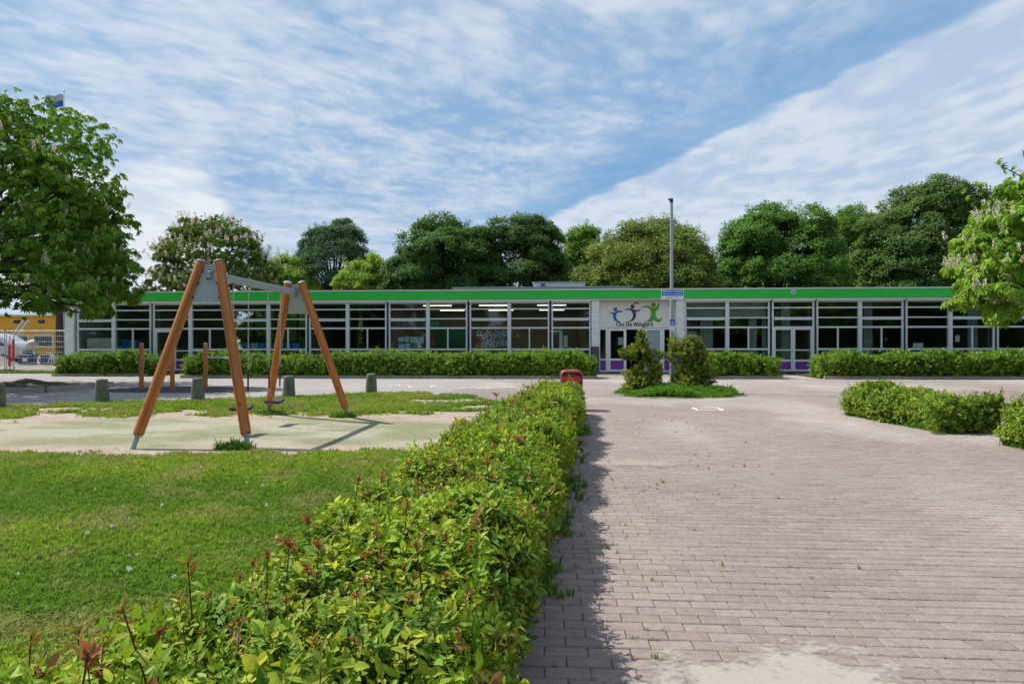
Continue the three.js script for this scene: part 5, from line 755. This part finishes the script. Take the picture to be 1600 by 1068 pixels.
  part('wall', span(-24, 24, 0, 4.6, -4, 0), yel, cab); part('wall_strip', span(-24, 24, 2.95, 3.02, 0.0, 0.05), std(lin(0.35, 0.16, 0.02), 0.6), cab); part('roof_edge', span(-24.3, 24.3, 4.6, 4.8, -4.3, 0.3), M.roofTrim, cab);
  for (let i = 0; i < 15; i++) { part('vent_opening', span(-22 + i * 3, -21.2 + i * 3, 3.75, 4.15, 0.0, 0.04), M.darkGap, cab); const w = part('window', span(-22.6 + i * 3, -20.2 + i * 3, 1.0, 2.4, 0, 0.04), M.frame, cab); part('window_pane', span(-22.5 + i * 3, -20.3 + i * 3, 1.1, 2.3, 0.041, 0.06), std(lin(0.03, 0.05, 0.06), 0.1), w); }
  // silver van behind the fence
  const van = thing('parked_van', 'silver van with dark blue windows parked behind the mesh fence', 'van', [-41.3, 0, -47.8], 0.06), silver = std(lin(0.52, 0.55, 0.58), 0.28, { metalness: 0.45 });
  const vs = new THREE.Shape(); vs.moveTo(-2.4, 0.45); vs.lineTo(-2.4, 1.85); vs.quadraticCurveTo(-2.35, 2.1, -1.9, 2.14); vs.lineTo(0.4, 2.1); vs.quadraticCurveTo(1.2, 2.0, 1.75, 1.55); vs.quadraticCurveTo(2.35, 1.42, 2.5, 1.15); vs.lineTo(2.5, 0.5); vs.quadraticCurveTo(2.2, 0.35, 1.9, 0.4); vs.lineTo(-2.2, 0.38); vs.closePath();
  part('body', new THREE.ExtrudeGeometry(vs, { depth: 1.7, bevelEnabled: true, bevelSize: 0.08, bevelThickness: 0.1, bevelSegments: 4, curveSegments: 10 }).translate(0, 0, -0.85), silver, van);
  const ws = new THREE.Shape(); ws.moveTo(-2.1, 1.25); ws.lineTo(-2.1, 1.82); ws.lineTo(0.4, 1.86); ws.quadraticCurveTo(1.1, 1.75, 1.55, 1.42); ws.lineTo(1.6, 1.25); ws.closePath(); part('side_window', new THREE.ExtrudeGeometry(ws, { depth: 0.01, bevelEnabled: false }).translate(0, 0, 0.952), std(lin(0.02, 0.04, 0.09), 0.1), van);
  for (const [x, z] of [[-1.6, 0.85], [1.6, 0.85], [-1.6, -0.85], [1.6, -0.85]]) { const w = part('wheel', new THREE.TorusGeometry(0.25, 0.09, 10, 22).translate(x, 0.34, z + Math.sign(z) * 0.08), M.rubber, van); part('rim', new THREE.CylinderGeometry(0.2, 0.2, 0.12, 18).rotateX(Math.PI / 2).translate(x, 0.34, z + Math.sign(z) * 0.08), M.steel, w); }
  part('headlight', new THREE.SphereGeometry(0.14, 12, 8).scale(0.6, 0.7, 1).translate(2.47, 0.98, 0.6), M.paper, van);
  // concrete mixer
  const mx = thing('concrete_mixer', 'small concrete mixer with a pale round drum on the building site', 'mixer', [-36.7, 0, -45.9]);
  part('drum', new THREE.LatheGeometry([[0, -0.42], [0.22, -0.40], [0.36, -0.22], [0.38, 0], [0.33, 0.2], [0.2, 0.38], [0.16, 0.42]].map(([a, b]) => new THREE.Vector2(a, b)), 20).rotateZ(-0.9).translate(0, 1.32, 0), std(lin(0.55, 0.47, 0.42), 0.7), mx); part('stand', join([rod([-0.4, 0, 0.3], [0, 1.3, 0.1], 0.03), rod([0.4, 0, 0.3], [0, 1.3, 0.1], 0.03), rod([-0.4, 0, -0.3], [0, 1.3, -0.1], 0.03), rod([0.4, 0, -0.3], [0, 1.3, -0.1], 0.03), rod([-0.4, 0.35, 0.25], [0.4, 0.35, 0.25], 0.03)]), std(lin(0.05, 0.06, 0.08), 0.6), mx); part('motor_box', bx(0.4, 0.4, 0.4, -0.35, 0.75, 0), std(lin(0.04, 0.06, 0.12), 0.6), mx);
  for (const [x, z, l] of [[-35.5, -44, 'dark blue tool chest with a white label in front of the concrete mixer'], [-34.0, -44.1, 'plain dark blue tool chest by the dark tree trunk on the site']]) { const c = thing('tool_chest', l, 'chest', [x, 0, z]); part('chest_body', new RoundedBoxGeometry(0.9, 0.55, 0.6, 2, 0.04).translate(0, 0.3, 0), std(lin(0.02, 0.05, 0.12), 0.5), c); part('chest_lid', new RoundedBoxGeometry(0.94, 0.12, 0.64, 2, 0.03).translate(0, 0.63, 0), std(lin(0.025, 0.06, 0.14), 0.5), c); if (x < -35) part('paper_label', bx(0.32, 0.2, 0.01, 0.05, 0.34, 0.306), M.paper, c); }
  // slanting conveyor arm behind the van
  const cv = thing('conveyor', 'slanting grey conveyor belt rising behind the silver van', 'conveyor', [-44.6, 0, -54]); const arm = part('conveyor_arm', join([rod([-1.0, 0.4, 0], [1.1, 3.3, 0], 0.10, 0.10, 4), rod([-1.0, 0.4, 0.5], [1.1, 3.3, 0.5], 0.10, 0.10, 4)]), std(lin(0.45, 0.46, 0.47), 0.6), cv); part('conveyor_leg', join([rod([0.4, 0, 0], [0.2, 2.05, 0], 0.06), rod([0.4, 0, 0.5], [0.2, 2.05, 0.5], 0.06)]), M.darkGap, cv);
  // flagpole with two flags rising behind the large chestnut
  const fl = thing('flagpole', 'thin white flagpole rising behind the large chestnut crown', 'flagpole', [-32.6, 0, -43.6]); part('mast', rod([0, 0, 0], [0, 18.3, 0], 0.07, 0.03, 12), M.white, fl); part('mast_ball', new THREE.SphereGeometry(0.06, 12, 8).translate(0, 18.33, 0), M.steel, fl);
  const flag = (name, y, h, w, bands, label) => { const n = 24, t = thing(name, label, 'flag', [-32.6 - 0.05, y, -43.6]); bands.forEach((c, b) => { const p = [], idx = []; for (let i = 0; i <= n; i++) for (let j = 0; j <= 3; j++) { const u = i / n, v = (b + j / 3) / bands.length; p.push(-u * w, -v * h - u * u * 0.10 * h + 0.03 * Math.sin(u * 9), 0.09 * Math.sin(u * 8 + v * 1.4) * u); if (i < n && j < 3) { const a = i * 4 + j; idx.push(a, a + 1, a + 4, a + 4, a + 1, a + 5); } } const g = raw(p); g.setIndex(idx); g.computeVertexNormals(); part('flag_band', g, std(lin(...c), 0.9), t); }); };
  flag('flag', 18.1, 0.85, 1.15, [[0.42, 0.44, 0.46], [0.02, 0.13, 0.42]], 'white and blue flag flying at the top of the thin flagpole'); flag('flag', 16.8, 0.7, 0.75, [[0.015, 0.03, 0.10]], 'dark blue flag lower on the thin flagpole beside the chestnut crown');
}
scene.traverse((o) => { if (o.isMesh) o.castShadow = o.receiveShadow = true; });
renderer.render(scene, camera);
